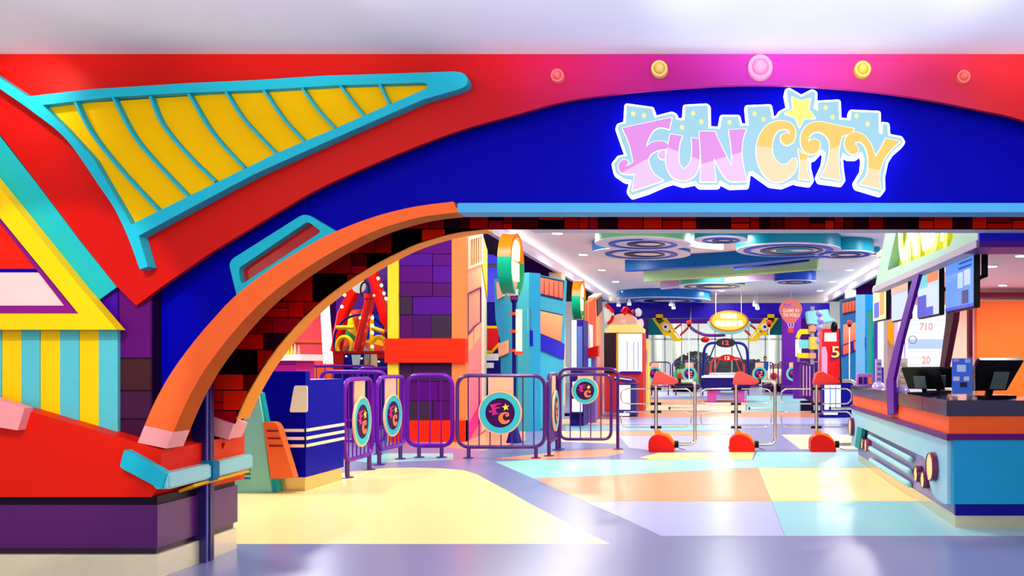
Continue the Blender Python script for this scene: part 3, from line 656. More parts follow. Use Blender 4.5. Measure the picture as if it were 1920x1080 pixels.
dup(tt, l0+Vector((2.475, 0, 0)), 'rightmost turnstile beside the ticket counter, red head and chrome arms')

# ------------------------------------------------------------------ brick column and pink tower inside the hall
ic = T('brick_pier', 'square purple block pier with yellow and orange corner trims and red bands', 'pier', (-5.0, 14.9, 0))
PI_ = YP(14.8)
xa, xb = (727-CX)/F*14.8, (875-CX)/F*14.8
G().box(xa+.02, xb-.02, 14.83, 14.93, 0, 4.55).build('core', DPURP, ic)
G().plate(PI_, [(728,338),(748,338),(748,832),(728,832)], .12, .03).build('corner_trim', paint((255, 226, 50)), ic, 'yellow corner trim')
G().plate(PI_, [(848,338),(874,338),(874,832),(848,832)], .12, .03).build('corner_trim', paint((255, 135, 70)), ic, 'orange corner trim')
G().plate(PI_, [(725,635),(875,635),(875,680),(725,680)], .2, .10).build('red_band', paint((255, 44, 6)), ic)
G().plate(PI_, [(735,788),(874,788),(874,830),(735,830)], .2, .08).build('base_band', paint((255, 40, 6)), ic)
rows = [380, 412, 445, 476, 498, 530, 556, 590, 635, 682, 715, 752, 788]
PB = [paint(c, .5) for c in ((70,14,96),(84,8,100),(62,30,70),(90,0,120),(74,4,84),(60,40,62),(82,10,140))]
for i in range(len(rows)-1):
    x = 749
    while x < 847:
        wd = random.choice((24, 36, 50, 62)); x1 = min(x+wd, 847)
        if 847-x1 < 14: x1 = 847
        G().plate(PI_, [(x+.5,rows[i]+.5),(x1-.5,rows[i]+.5),(x1-.5,rows[i+1]-.5),(x+.5,rows[i+1]-.5)], .035, random.uniform(-.012, .006)).build('block', random.choice(PB), ic); x = x1
def pt(px, Y): return ((px-CX)/F*Y, Y)
pk = T('pink_tower', 'tall salmon building shaped tower with vent grille beside the brick pier', 'tower', (-4.2, 15.4, 0))
PK = Plane(pt(874, 14.95), pt(905, 16.4)); PKR = Plane(pt(903, 16.3), pt(913, 17.6))
G().plate(PK, [(874,437),(903,433),(903,812),(874,829)], .3).build('front_wall', grad((250, 100, 130), (255, 150, 90), .4, 3.0), pk)
G().plate(PKR, [(903,434),(912,468),(913,640),(911,803),(903,811)], .25).build('side_wall', paint((245, 225, 190)), pk)
G().plate(PKR, [(903,440),(912,470),(912,560),(906,520),(903,500)], .05, .02).build('yellow_side_panel', YEL, pk)
G().plate(PK, [[(874,446),(902,437),(902,494),(874,505)],[(877,450),(899,443),(899,491),(877,500)]], .06, .04).build('vent_frame', paint((255, 225, 170)), pk)
G().plate(PK, [(877,450),(899,443),(899,491),(877,500)], .01, .004).build('vent_back', paint((90, 20, 40)), pk)
for i in range(5):
    x = 879+i*4.2; G().plate(PK, [(x,450-i*1.3),(x+1.6,449.5-i*1.3),(x+1.6,499-i*1.6),(x,499.4-i*1.6)], .02, .03).build('vent_slat', paint((255, 200, 140)), pk)
G().plate(PK, [[(875,550),(901,537),(901,604),(890,612),(875,630)],[(877,552),(900,541),(900,603),(889,610),(877,624)]], .02, .02).build('window_outline', paint((110, 40, 90)), pk)
G().plate(PK, [(877,630),(886,620),(886,650),(877,662)], .01, .012).plate(PK, [(888,616),(900,604),(900,630),(888,646)], .01, .012).build('small_panel', paint((255, 170, 120)), pk)
G().plate(PK, [(875,829),(875,800),(902,752),(902,786)], .02, .02).build('magenta_wedge', MAG, pk)
bp = T('blue_video_wall', 'bright blue wall panel with grey beam behind the green and orange street sign', 'panel', (-6.6, 21, 0))
G().plate(YP(23.5), [(880,470),(925,478),(945,492),(945,566),(880,566)], .1).build('panel', glow((70, 66, 250), .8), bp)
G().plate(YP(23.5), [(880,495),(950,495),(950,501),(880,501)], .1, .1).build('beam', paint((150, 150, 130)), bp)
G().box(-6.9, -6.8, 23.45, 23.6, 0, 3.2).box(-6.0, -5.9, 23.45, 23.6, 0, 3.2).build('support', NAVY, bp)
rm = T('red_wall_machine', 'red machine with yellow trim seen between the pink tower and the blue tower', 'machine', (-5.3, 20, 0))
G().plate(YP(20), [(905,570),(940,570),(940,790),(905,790)], .5).build('cabinet', paint((14, 10, 120)), rm)
G().plate(YP(20), [(908,616),(935,616),(935,656),(908,656)], .05, .03).build('red_panel', paint((225, 20, 30)), rm)
G().plate(YP(20), [(905,611),(938,611),(938,616),(905,616)], .05, .04).plate(YP(20), [(905,657),(922,657),(936,642),(939,645),(924,662),(905,662)], .05, .04).build('yellow_trim', YEL, rm)
G().plate(YP(20), [(908,663),(935,663),(935,676),(908,676)], .05, .03).plate(YP(20), [(908,680),(926,680),(926,690),(908,690)], .05, .03).build('white_panel', WHITE, rm)

# street signs ------------------------------------------------------------------------------
def street_sign(name, label, cx, cy, zc, h):
    t = T(name, label, 'sign', (cx, cy, 0), 0, 'round street signs on posts')
    R = h/2
    def arc(a0, a1, r0, r1, x0, x1, mat, nm):
        g = G(); n = 14; A = [a0+(a1-a0)*k/n for k in range(n+1)]
        lo = [(x0, r0*math.cos(a)*.95, zc+r0*math.sin(a)) for a in A]+[(x0, r1*math.cos(a)*.95, zc+r1*math.sin(a)) for a in reversed(A)]
        g.prism([Vector(p) for p in lo], (x1-x0, 0, 0)).build(nm, mat, t, smooth=40, local=True)
    arc(.05*PI, .95*PI, R*.86, R, -.16, .06, paint((255, 112, 6), .35), 'hood')
    arc(-.40*PI, .05*PI, R*.86, R, -.16, .06, paint((10, 160, 120), .3), 'green_rim')
    arc(.95*PI, 1.40*PI, R*.86, R, -.16, .06, paint((10, 160, 120), .3), 'green_rim')
    arc(1.38*PI, 1.62*PI, R*.80, R, -.1, .04, paint((225, 230, 225)), 'white_tip')
    G().lathe([(R*.87, 0), (R*.87, .03)], (-.05, 0, zc), (1, 0, 0), 28).build('face', glow((255, 190, 160), .7), t, local=True)
    G().box(-.015, .03, -.24, .30, zc+.10, zc+.42).build('lit_letter_block', glow((255, 240, 120), 5), t, local=True)
    G().box(-.015, .03, -.34, .26, zc-.26, zc+.04).build('lit_letter_block', glow((255, 240, 120), 5), t, local=True)
    G().lathe([(.14, 0), (.05, .30), (.035, .34), (.035, zc-R-.12), (.07, zc-R-.06), (.07, zc-R+.02)], (0, 0, 0), (0, 0, 1), 16).build('post', paint((16, 14, 110), .3), t, smooth=40, local=True)
    for z in (zc-R-.06, zc-R-.32, zc-R-.62, zc-R-.95): G().lathe([(.07, 0), (.07, .05)], (0, 0, z), (0, 0, 1), 14).build('red_ring', paint((245, 70, 30), .3), t, local=True)
    return t
s1 = street_sign('street_sign', 'near round street sign, orange top, green rim, glowing face, navy post by the pink tower', (964-CX)/F*14.6, 14.6, 3.04, 1.08)
dup(s1, ((1089-CX)/F*22.8, 22.8, 0), 'far round street sign with orange top and glowing face behind the blue tower')
lp_ = T('lantern_tube', 'white glowing tube lantern with red cap on the post before the blue tower', 'lamp', P(973, 664, 14.4))
G().tube([P(973, 580, 14.4), P(973, 660, 14.4)], .055, 12).build('tube', glow((250, 250, 225), 1.0), lp_, smooth=40)
G().tube([P(973, 659, 14.4), P(973, 665, 14.4)], .075, 12).build('cap', paint((245, 80, 40)), lp_)

# blue towers -----------------------------------------------------------------------------
def px_tower(label, c, r, l, mirror, name='blue_tower'):
    """building shaped tower: c corner, r right end, l left end as (px, Y)"""
    t = T(name, label, 'tower', (pt(*c)[0], c[1], 0), 0, 'blue building shaped towers')
    return t, Plane(pt(*c), pt(*r)), Plane(pt(*l), pt(*c))
bt, BR_, BL = px_tower('tall blue building shaped tower with orange windows left of the central aisle', (992, 17), (1064, 18.6), (925, 18.3), 0)
NV = paint((40, 10, 90)); OW = grad((255, 96, 50), (255, 190, 110), 1.6, 2.6); OV = grad((255, 90, 60), (255, 130, 70), 2.7, 3.1)
G().plate(BR_, [(992,511),(1063,526),(1060,600),(1054,796),(992,809)], .25).build('right_wall', TOWER, bt)
G().plate(BL, [(992,511),(926,524),(929,600),(938,640),(940,797),(992,809)], .25).build('left_wall', paint((40, 160, 205)), bt)
G().plate(BR_, [(997,514),(1056,527),(1054,564),(998,551)], .03, .02).build('vent_frame', NV, bt)
for i in range(6):
    x = 1000+i*9.0; y0 = 518+i*1.9; y1 = 548+i*2.0
    G().plate(BR_, [(x,y0),(x+7.4,y0+1.6),(x+7.2,y1+1.6),(x,y1)], .03, .04).build('vent_slat', OV, bt)
G().plate(BR_, [(993,577),(1054,590),(1051,644),(993,620)], .03, .02).build('window_frame', NV, bt)
G().plate(BR_, [(996,580),(1052,592),(1049,641),(996,619)], .03, .04).build('window_panel', OW, bt)
G().plate(BR_, [(992,619),(1055,645),(1054,674),(992,648)], .03, .05).build('blue_band', paint((20, 10, 190)), bt)
G().plate(BL, [(977,582),(991,578),(991,619),(977,625)], .03, .02).plate(BL, [(978,628),(988,625),(988,648),(978,652)], .03, .02).build('window_panel', OW, bt)
G().plate(BL, [(932,530),(945,526),(946,555),(934,562)], .03, .02).build('window_panel', paint((255, 180, 140)), bt)
G().plate(BL, [(937,645),(955,638),(955,662),(938,670)], .03, .04).build('window_panel', paint((255, 180, 140)), bt)
G().plate(BR_, [(1063,526),(1072,530),(1068,640),(1058,640)], .2, -.3).build('yellow_pilaster', YEL, bt)
for y in (741, 750, 759, 768, 777): G().plate(BL, [(945,y-2),(960,y-6),(960,y-4),(945,y)], .02, .01).build('louvre', NAVY, bt)
rt, RR, RL = px_tower('matching blue tower with orange windows right of the aisle, near the ticket counter', (1622, 22.4), (1636, 23.2), (1575, 24.0), 1)
G().plate(RL, [(1622,552),(1574,562),(1577,680),(1580,772),(1622,778)], .25).build('left_wall', paint((10, 130, 210)), rt)
G().plate(RR, [(1622,552),(1636,554),(1636,775),(1622,778)], .25).build('right_wall', paint((110, 180, 225)), rt)
G().plate(RL, [(1580,566),(1618,557),(1618,582),(1582,591)], .03, .02).build('vent_frame', NV, rt)
for i in range(6):
    x = 1582+i*6.0; G().plate(RL, [(x,568-i*1.3),(x+4.9,567-i*1.3),(x+4.9,586-i*1.2),(x,587.5-i*1.2)], .03, .04).build('vent_slat', OV, rt)
G().plate(RL, [(1582,609),(1621,601),(1621,632),(1582,647)], .03, .02).build('window_panel', grad((255, 120, 80), (255, 200, 150), 1.9, 2.5), rt)
G().plate(RL, [(1579,648),(1620,632),(1620,652),(1579,669)], .03, .03).build('blue_band', paint((20, 10, 190)), rt)
G().plate(RL, [(1583,649),(1597,644),(1598,660),(1584,666)], .03, .05).build('window_panel', OW, rt); G().plate(RL, [(1604,641),(1617,636),(1617,650),(1605,657)], .03, .05).build('window_panel', OW, rt)
G().plate(RR, [(1626,603),(1635,604),(1635,632),(1626,630)], .03, .02).build('window_panel', paint((255, 200, 160)), rt)
G().plate(RR, [(1622,632),(1636,640),(1636,660),(1622,653)], .03, .02).build('blue_band', paint((40, 10, 200)), rt)
G().plate(RL, [(1567,565),(1575,563),(1580,640),(1574,640)], .1, -.1).build('yellow_pilaster', YEL, rt)

# ------------------------------------------------------------------ machines left of the aisle
def slab(name, label, cat, Y, depth, parts, group=None):
    """a machine: parts = list of (name, outline in px, material, stand off, thickness)"""
    xs = [p[0] for pp in parts for p in pp[1]]
    t = T(name, label, cat, (((min(xs)+max(xs))/2-CX)/F*Y, Y, 0), 0, group)
    for q in parts:
        nm, px, m, off, th = q[:5]
        G().plate(YP(Y), px, th or depth, off).build(nm, m, t, *( [q[5]] if len(q) > 5 else []))
    return t
def R4(x0, y0, x1, y1): return [(x0, y0), (x1, y0), (x1, y1), (x0, y1)]
slab('prize_machine', 'machine with a white neon edge and blue glass behind the swing gate', 'machine', 18.5, .7, [
 ('cabinet', R4(1070,600,1094,799), paint((40, 20, 120)), 0, 0), ('neon_tube', R4(1072,601,1081,690), glow((255, 250, 255), 3), .05, .06),
 ('glass_front', R4(1083,612,1092,690), paint((90, 120, 190), .1), .02, .02), ('display', R4(1074,716,1084,722), BRIGHT, .02, .02), ('display', R4(1074,727,1084,731), BRIGHT, .02, .02),
 ('lit_base', R4(1073,748,1092,772), glow((250, 250, 255), 2), .02, .02), ('foot_plate', R4(1060,774,1096,780), NAVY, .1, .1)])
slab('ticket_machine', 'white and red ticket machine with small blue screen under the far street sign', 'machine', 19.5, .5, [
 ('body', R4(1094,608,1106,658), paint((240, 240, 235)), 0, 0), ('red_tray', [(1096,655),(1122,648),(1122,668),(1098,672)], REDW, .05, .3), ('stem', R4(1098,670,1116,792), paint((120, 90, 170)), -.02, .3),
 ('screen', R4(1099,672,1108,688), glow((150, 210, 255), 1.2), .02, .03)])
sal = T('salmon_pilaster', 'salmon and orange building shaped pilaster left of the circus prize cabinet', 'pilaster', (-3.0, 21, 0))
SP = Plane(pt(1106, 20.5), pt(1118, 20.6)); SP2 = Plane(pt(1118, 20.6), pt(1130, 23.2))
G().plate(SP, [(1107,566),(1117,557),(1118,786),(1107,786)], .3).build('front_wall', paint((250, 100, 70)), sal)
G().plate(SP2, [(1118,557),(1129,550),(1130,690),(1130,774),(1118,786)], .2).build('side_wall', grad((235, 90, 60), (255, 190, 100), .8, 2.6), sal)
G().plate(SP2, [(1118,562),(1127,556),(1127,582),(1119,593)], .03, .03).build('dark_window', paint((70, 40, 70)), sal)
cc = T('circus_prize_cabinet', 'glowing prize cabinet with a peach circus dome and red curled figures on top', 'machine', (-2.6, 24, 0))
CP = YP(24)
G().plate(CP, R4(1133,624,1206,772), 1.0).build('cabinet', paint((220, 60, 60)), cc)
G().plate(CP, R4(1133,624,1160,700), .05, .06).build('dark_panel', paint((10, 18, 50), .12), cc)
G().plate(CP, R4(1160,626,1204,697), .05, .06).build('lit_glass', glow((246, 246, 255), 1.6), cc)
G().plate(CP, R4(1156,622,1160,716), .06, .08).build('yellow_post', paint((255, 200, 60)), cc)
G().plate(CP, R4(1164,696,1202,701), .06, .08).build('sill', paint((70, 20, 200)), cc)
for x in (1176, 1188, 1196): G().plate(CP, R4(x,640,x+1.2,694), .02, .08).build('mullion', paint((120, 120, 230)), cc)
dome = cr([(1144,611),(1146,600),(1153,591),(1163,588),(1176,588),(1187,592),(1192,602),(1193,611)], 4)
G().plate(CP, [tuple(p) for p in dome], .8, -.05).build('dome', glow((250, 176, 144), .8), cc, bevel=.04)
G().plate(CP, [(1135,624),(1134,617),(1145,609),(1196,608),(1206,616),(1205,624)], .9, .02).build('yellow_frill', glow((255, 230, 130), .9), cc)
for pts in ([(1136,571),(1144,577),(1150,586)],[(1166,586),(1174,577),(1182,586),(1189,583)],[(1170,590),(1178,583),(1186,590)],[(1150,592),(1146,602),(1139,607)]):
    G().tube([CP.hit(*p)+Vector((0, -.05, 0)) for p in cr(pts, 4)], .045, 6).build('red_curl', REDW, cc, smooth=50)
G().plate(CP, [tuple(p) for p in cr([(1130,575),(1142,580),(1150,590),(1144,605),(1133,606)], 3)], .2, -.1).build('white_figure', paint((225, 240, 240)), cc)
G().plate(CP, [tuple(p) for p in cr([(1190,580),(1197,577),(1202,583),(1199,592),(1191,592)], 3)], .2, -.1).build('white_figure', paint((225, 240, 240)), cc)
G().plate(CP, [tuple(p) for p in cr([(1194,601),(1202,597),(1206,606),(1203,614),(1196,610)], 3)], .2, -.08).build('white_figure', paint((245, 225, 235)), cc)
G().plate(CP, [tuple(p) for p in cr([(1150,606),(1160,603),(1167,599),(1175,600),(1172,604),(1178,608)], 3)], .03, .02).build('relief', paint((255, 215, 190)), cc)
slab('white_card_machine', 'low white lit machine with dark edges left of the first turnstile', 'machine', 21.8, .6, [
 ('cabinet', R4(1157,720,1193,781), paint((60, 50, 130)), 0, 0), ('lit_front', R4(1160,722,1182,768), glow((250, 246, 255), 1.3), .02, .03), ('top_shelf', [(1153,704),(1186,709),(1196,716),(1178,719),(1153,714)], paint((60, 40, 130)), .1, .5),
 ('white_edge', [(1153,706),(1185,711),(1185,713),(1153,709)], WHITE, .12, .05), ('lit_foot', R4(1159,775,1180,779), BRIGHT, .04, .04), ('dark_foot', R4(1157,779,1195,782.5), NAVY, .06, .3)])
gi = T('yellow_ride_figure', 'yellow spotted upright figure behind the first turnstile head', 'figure', (-2.3, 29, 0))
GP = YP(29)
G().plate(GP, [tuple(p) for p in cr([(1206,757),(1205,720),(1204,700),(1206,686),(1212,684),(1219,690),(1217,704),(1219,722),(1218,757)], 3)], .3).build('body', GOLD, gi, bevel=.03)
for x, y, r in ((1210,692,2.5),(1212,702,2),(1209,716,2.6),(1214,728,3)): G().plate(GP, ell(x, y, r, r, 10), .02, .015).build('spot', paint((235, 150, 20)), gi)
G().plate(YP(27), R4(1190,722,1206,762), .5).build('orange_ride_block', paint((255, 160, 20)), label='orange block standing left of the yellow spotted figure', cat='block', bevel=.03)
slab('timber_cabinet', 'tall cream and yellow cabinet with blue stripes right of the circus prize cabinet', 'cabinet', 26, .4, [('body', R4(1204,635,1216,765), paint((255, 235, 130)), 0, 0), ('blue_slot', R4(1205,656,1208,682), paint((60, 60, 200)), .02, .03), ('blue_slot', R4(1209,656,1212,682), paint((60, 60, 200)), .02, .03)])

# ------------------------------------------------------------------ back of the hall
DPV = paint((110, 40, 150), .6)
wb = G().box(-5, -3.55, 45.4, 45.8, 0, 4.56).box(3.6, 5.5, 45.4, 45.8, 0, 4.56).box(-3.55, 3.6, 45.4, 45.8, 3.5, 4.56).build('wall_back', DPV, kind='structure')
G().box(-5.0, 5.33, 39.6, 40.0, 3.46, 4.17).build('trim_5', paint((44, 10, 190), .35), kind='structure')
G().box(-5.0, 5.33, 39.9, 40.4, 4.17, 4.56).build('trim_6', paint((250, 240, 225), .6), kind='structure')
G().box(-14, 11, 59.5, 59.9, 0, 6).build('wall_atrium', paint((245, 245, 235), .8), kind='structure')
G().box(-14, 11, 45.9, 59.5, 5.9, 6).build('ceiling', HW, kind='structure')
area('atrium_light', (0, 52, 5.8), (0, 0, 0), 6, 1500, (1, .99, .95), 5)
wn = T('window_1', 'row of glazed shop front panes at the back of the hall looking into a bright atrium', 'window', (0, 45.5, 0)); wn['kind'] = 'structure'; del wn['category']
xs = [-3.55+7.15*k/8 for k in range(9)]
for i in range(8): G().box(xs[i]+.04, xs[i+1]-.04, 45.55, 45.57, .12, 3.46).build('pane', glass((238, 246, 240), .02, .95), wn)
for x in xs: G().box(x-.035, x+.035, 45.5, 45.62, 0, 3.5).build('mullion', paint((200, 205, 190)), wn)
G().box(-3.55, 3.6, 45.5, 45.62, 2.62, 2.70).build('transom', paint((215, 218, 205)), wn)
for x in (-3.0, -1.9, 3.1): G().lathe([(.35, 0), (.32, .1), (.32, 5.9)], (x*1.2, 53, 0), (0, 0, 1), 18).build('atrium_column', paint((235, 235, 215), .6), label='round pale column in the atrium beyond the glazed wall, %s' % {-3.0: 'leftmost', -1.9: 'second from left', 3.1: 'rightmost'}[x], cat='column', smooth=40)
hg = T('atrium_hedge', 'dark green planter hedge beyond the glazed wall at the back', 'hedge', (0, 50, 0))
G().box(-2.3, 2.6, 49.8, 50.8, 0, 1.1).build('planter', paint((60, 50, 50)), hg)
rr_ = random.Random(3); g = G()
for k in range(1100):
    x = rr_.uniform(-2.3, 2.6); z = rr_.uniform(1.05, 1.55+.5*max(0, math.sin((x+2.3)*1.3))); y = rr_.uniform(49.8, 50.7); s_ = .13; a = rr_.uniform(0, 6)
    d1 = Vector((math.cos(a), rr_.uniform(-.5, .5), rr_.uniform(-.6, .6)))*s_; d2 = Vector((-math.sin(a)*.5, rr_.uniform(-.3, .3), .8))*s_*.8; c = Vector((x, y, z))
    g.add([c-d1, c+d2, c+d1, c-d2], [(0, 1, 2, 3)])
g.build('leaves', paint((40, 70, 36), .6, 0, .3), hg, kind='stuff')
for px, nm in ((1228, 0), (1454, 1)):
    G().plate(YP(39.5), [(1215,597),(1246,597),(1262,628),(1215,628)] if not nm else [(1436,597),(1468,597),(1468,628),(1420,628)], .1).build('teal_panel', paint((10, 140, 150)), label='teal panel behind the %s yellow truss bracket' % ('left', 'right')[nm], cat='panel')
def brace(sgn, lab):
    mx = lambda L: [((x if sgn > 0 else 2*1341-x), y) for x, y in L]; pl = YP(39.1)
    t = T('truss_bracket', 'yellow truss bracket with a white gear, %s of the oval sign' % lab, 'bracket', pl.hit(1250 if sgn > 0 else 1432, 640), 0, 'yellow truss brackets')
    G().plate(pl, [mx([(1222,596),(1249,596),(1281,640),(1264,640),(1255,629),(1244,628)]), mx([(1229,600),(1247,600),(1236,608)]), mx([(1249,624),(1259,617),(1262,622)]), mx([(1263,624),(1266,623),(1274,634),(1272,635)])], .15).build('truss', paint((255, 205, 20)), t)
    gr = []
    for k in range(20): r = 7.4 if k % 2 else 5.8; a = 2*PI*k/20; gr.append((1248+r*math.cos(a), 613+r*math.sin(a)))
    G().plate(pl, [mx(gr), mx(ell(1248, 613, 3, 3, 10))], .08, .08).build('gear', WHITE, t)
    G().plate(pl, mx(ell(1248, 613, 2.4, 2.4, 8)), .08, .09).build('hub', NAVY, t)
    c_ = pl.hit(1236 if sgn > 0 else 1446, 598); G().box(c_.x-.15, c_.x+.15, 39.1, 39.62, 3.36, 3.62).build('mount', paint((255, 205, 20)), t)
    for a, b in (((1265,617),(1277,608)), ((1275,629),(1292,613))): G().tube([pl.hit(*mx([a])[0]), pl.hit(*mx([b])[0])], .05, 6).build('red_link', paint((190, 50, 40)), t)
    return t
brace(1, 'left'); brace(-1, 'right')
ov = T('oval_hanging_sign', 'glowing yellow oval sign with orange ring and teal crescent hanging at the back', 'sign', P(1367, 622, 37.5))
OP = YP(37.5)
G().plate(OP, [(x, y) for x, y in ell(1367, 602, 37, 20, 32)], .2).build('ring', paint((250, 120, 40)), ov)
G().plate(OP, ell(1367, 602, 33, 17, 32), .05, .05).build('lit_face', glow((255, 196, 30), 1.3), ov)
cres = [(1367+41*math.cos(a), 603+24*math.sin(a)) for a in [PI*k/16 for k in range(17)]]+[(1367+37*math.cos(a), 602+20*math.sin(a)) for a in [PI*k/16 for k in range(16, -1, -1)]]
G().plate(OP, cres, .15, .02).build('teal_crescent', paint((130, 215, 200)), ov)
for i, (x0, x1, y0, y1) in enumerate([(1352,1360,589,597),(1362,1371,588,597),(1373,1381,589,597),(1341,1349,602,611),(1351,1360,602,612),(1362,1371,602,612),(1373,1382,602,612),(1384,1392,602,611)]):
    G().plate(OP, R4(x0,y0,x1,y1), .04, .1).build('lit_letter', glow((255, 250, 190), 5), ov)
for x in (1342, 1390): G().tube([OP.hit(x, 590), OP.hit(x, 545.5)], .012, 5).build('wire', WHITE, ov)
swg = T('purple_swag', 'purple curved swag and red lamp hanging below the oval sign', 'decoration', P(1320, 630, 38.2))
G().tube([YP(38.2).hit(*p) for p in cr([(1294,613),(1305,621),(1322,628),(1345,629),(1360,628)], 4)], .07, 6).build('band', paint((100, 50, 130)), swg)
G().tube([P(1294, 613, 38.2), P(1294, 613, 38.2)+Vector((0, 1.42, .95))], .03, 6).tube([P(1322, 637, 38.2), P(1322, 629, 38.2)], .02, 6).build('hanger', GREY, swg)
G().ball(P(1322, 637, 38.2), .13, sc=(1.5, 1, 1)).build('red_lamp', REDW, swg)
bl = T('balloon_sign', 'coral hot air balloon shaped sign with small basket by the purple pillar', 'sign', P(1483, 624, 36))
BP = YP(36)
G().plate(BP, [tuple(p) for p in cr([(1477,607),(1468,597),(1462,585),(1462,576),(1467,567),(1476,562),(1484,561.5),(1493,563),(1501,570),(1504,580),(1501,591),(1494,601),(1489,607)], 4)], .15).build('balloon', glow((248, 110, 100), .8), bl)
for k, (txt, y, c, x0, x1) in enumerate((('PLAY', 575, (70, 60, 220), 1470, 1484), ('GAME IN', 585.5, (255, 225, 200), 1468, 1498), ('THE WORLD', 594, (255, 225, 200), 1468, 1499))):
    o_ = BP.hit(x0, y); wd = (x1-x0)/F*36
    text_geo(txt, o_, (1, 0, 0), (0, 0, 1), (wd, .15), .02).build('lettering', glow(c, 1), bl)
for a, b in (((1477,607),(1480,615)), ((1489,607),(1486,615)), ((1483,607),(1483,615))): G().tube([BP.hit(*a), BP.hit(*b)], .015, 4).build('rope', WHITE, bl)
G().plate(BP, R4(1478,615,1488,624), .2).build('basket', paint((235, 70, 50)), bl, bevel=.02)
G().tube([BP.hit(1483, 561), BP.hit(1483, 540)], .01, 4).build('wire', WHITE, bl)
G().plate(YP(38), R4(1467,570,1502,740), .6).build('purple_pillar', paint((104, 26, 160), .4), label='broad purple pillar right of the glazed back wall', cat='pillar')
G().plate(YP(38.5), R4(1207,597,1215,740), .3).build('purple_pillar', paint((74, 20, 110), .4), label='narrow dark purple pillar left of the glazed back wall', cat='pillar')
for x0, x1 in ((1130,1150),(1590,1640)): pass
for k, (px, py) in enumerate(((1258,570),(1263,576),(1415,571),(1420,577),(1160,571),(1180,569))):
    t = T('ceiling_spot', 'white spotlight head at the back cove, %s' % ('upper of the pair left of the oval sign', 'lower of the pair left of the oval sign', 'upper of the pair right of the oval sign', 'lower of the pair right of the oval sign', 'above the circus dome', 'right of the circus dome')[k], 'lamp', P(px, py, 37), 0, 'spotlight heads at the back cove')
    G().lathe([(.05, 0), (.09, .14), (.09, .2)], P(px, py, 37)+Vector((0, 0, .16)), (0, -.3, -1), 12).build('head', WHITE, t, smooth=40)
    G().lathe([(.085, 0), (.085, .02)], P(px, py, 37)+Vector((0, -.05, -.04)), (0, -.3, -1), 12).build('lens', glow((255, 250, 235), 6), t)
    G().tube([P(px, py, 37)+Vector((0, 0, .14)), P(px, py, 37)+Vector((0, 0, 4.56-P(px, py, 37).z))], .012, 5).build('stem', WHITE, t)

# tables, fences, cars -----------------------------------------------------------------------
def hockey(label, Y, cx, wpx, topy, body, arch, oval, digits, dcol):
    s = Y/F; pl = YP(Y); t = T('air_hockey_table', label, 'table', ((cx-CX)*s, Y, 0), 0, 'air hockey tables')
    x = (cx-CX)*s; w_ = wpx*s
    G().box(x-w_/2, x+w_/2, Y, Y+2.2, .42, .86).build('body', body, t, bevel=.03)
    G().box(x-w_/2-.03, x+w_/2+.03, Y-.03, Y+2.25, .86, .93).build('rim', paint((235, 235, 245), .3), t)
    G().box(x-w_/2+.08, x+w_/2-.08, Y+.06, Y+2.15, .93, .935).build('play_field', paint((200, 225, 250), .2), t)
    for dx in (-w_*.3, w_*.3):
        for dy in (.15, 1.8): G().box(x+dx-.16, x+dx+.16, Y+dy, Y+dy+.3, 0, .42).build('leg', paint((210, 90, 200)), t)
    zt = H-(topy-CY)*s; hw = w_/2+.02
    G().tube(fillet([(x-hw, Y+.6, .5), (x-hw*.9, Y+.6, zt), (x+hw*.9, Y+.6, zt), (x+hw, Y+.6, .5)], .35), .05, 8).build('scoreboard_arch', arch, t, smooth=40)
    ovp = [(x+w_*.22*math.cos(a), Y+.55, zt+w_*.10*math.sin(a)) for a in [2*PI*k/20 for k in range(20)]]
    b = G().prism([Vector(p) for p in ovp], (0, .14, 0)).build('scoreboard', oval, t)
    text_geo(digits, (x-w_*.07, Y+.545, zt-.07), (1, 0, 0), (0, 0, 1), (w_*.14, .15), .0).build('digits', glow(dcol, 2), b)
    for d in (-1, 1): G().tube([(x+d*w_*.22, Y+.62, zt-.02), (x+d*w_*.40, Y+.62, zt-.75)], .025, 6).build('arch_brace', arch, t)
    return t
hockey('near air hockey table with tall blue scoreboard arch behind the middle turnstile', 29.6, 1361, 88, 642, paint((24, 14, 120)), paint((24, 30, 120), .3), paint((40, 36, 50)), '12', (255, 60, 30))
hockey('far air hockey table with a red scoreboard arch', 38.0, 1364, 66, 671, paint((90, 30, 120)), paint((240, 60, 60), .3), paint((230, 30, 30)), '12', (255, 230, 200))
for i, (x0, x1, bx, lab) in enumerate(((1218,1257,.25,'leftmost of the far fence panels, behind the first turnstile head'),(1261,1324,.5,'far fence panel in front of the green bumper car'),(1398,1450,.5,'far fence panel right of the air hockey tables'),(1459,1516,.5,'far fence panel before the broad purple pillar'),(1520,1572,None,'rightmost far fence panel, before the red cabinet'))):
    Y = 36.5; s = Y/F
    barrier('fence_panel', 'purple '+lab, ((x0-CX)*s, Y), ((x1-CX)*s, Y), 1.42, .38, 8, DVIOLET, bx=bx, bz=.92, br=.31, feet=(.1, .9), group='far purple fence panels', cat='fence')
def car(label, px, Y, c):
    x = (px-CX)/F*Y; t = T('bumper_car', label, 'bumper car', (x, Y, 0), 0, 'bumper cars at the back')
    G().lathe([(.58, 0), (.62, .1), (.72, .16), (.72, .34), (.62, .4)], (x, Y, 0), (0, 0, 1), 20).build('bumper', BLACK, t, smooth=40)
    G().lathe([(.60, .38), (.64, .6), (.55, .95), (.38, 1.1)], (x, Y, 0), (0, 0, 1), 20).build('body', paint(c, .25), t, smooth=50)
    G().box(x-.3, x+.3, Y+.2, Y+.4, .9, 1.35).build('seat_back', paint(tuple(v*.6 for v in c)), t, bevel=.05)
    G().lathe([(.16, 0), (.17, .05), (.1, .09)], (x-.2, Y-.58, .75), (0, -1, .2), 14).build('headlamp', paint((220, 60, 50)), t, smooth=40)
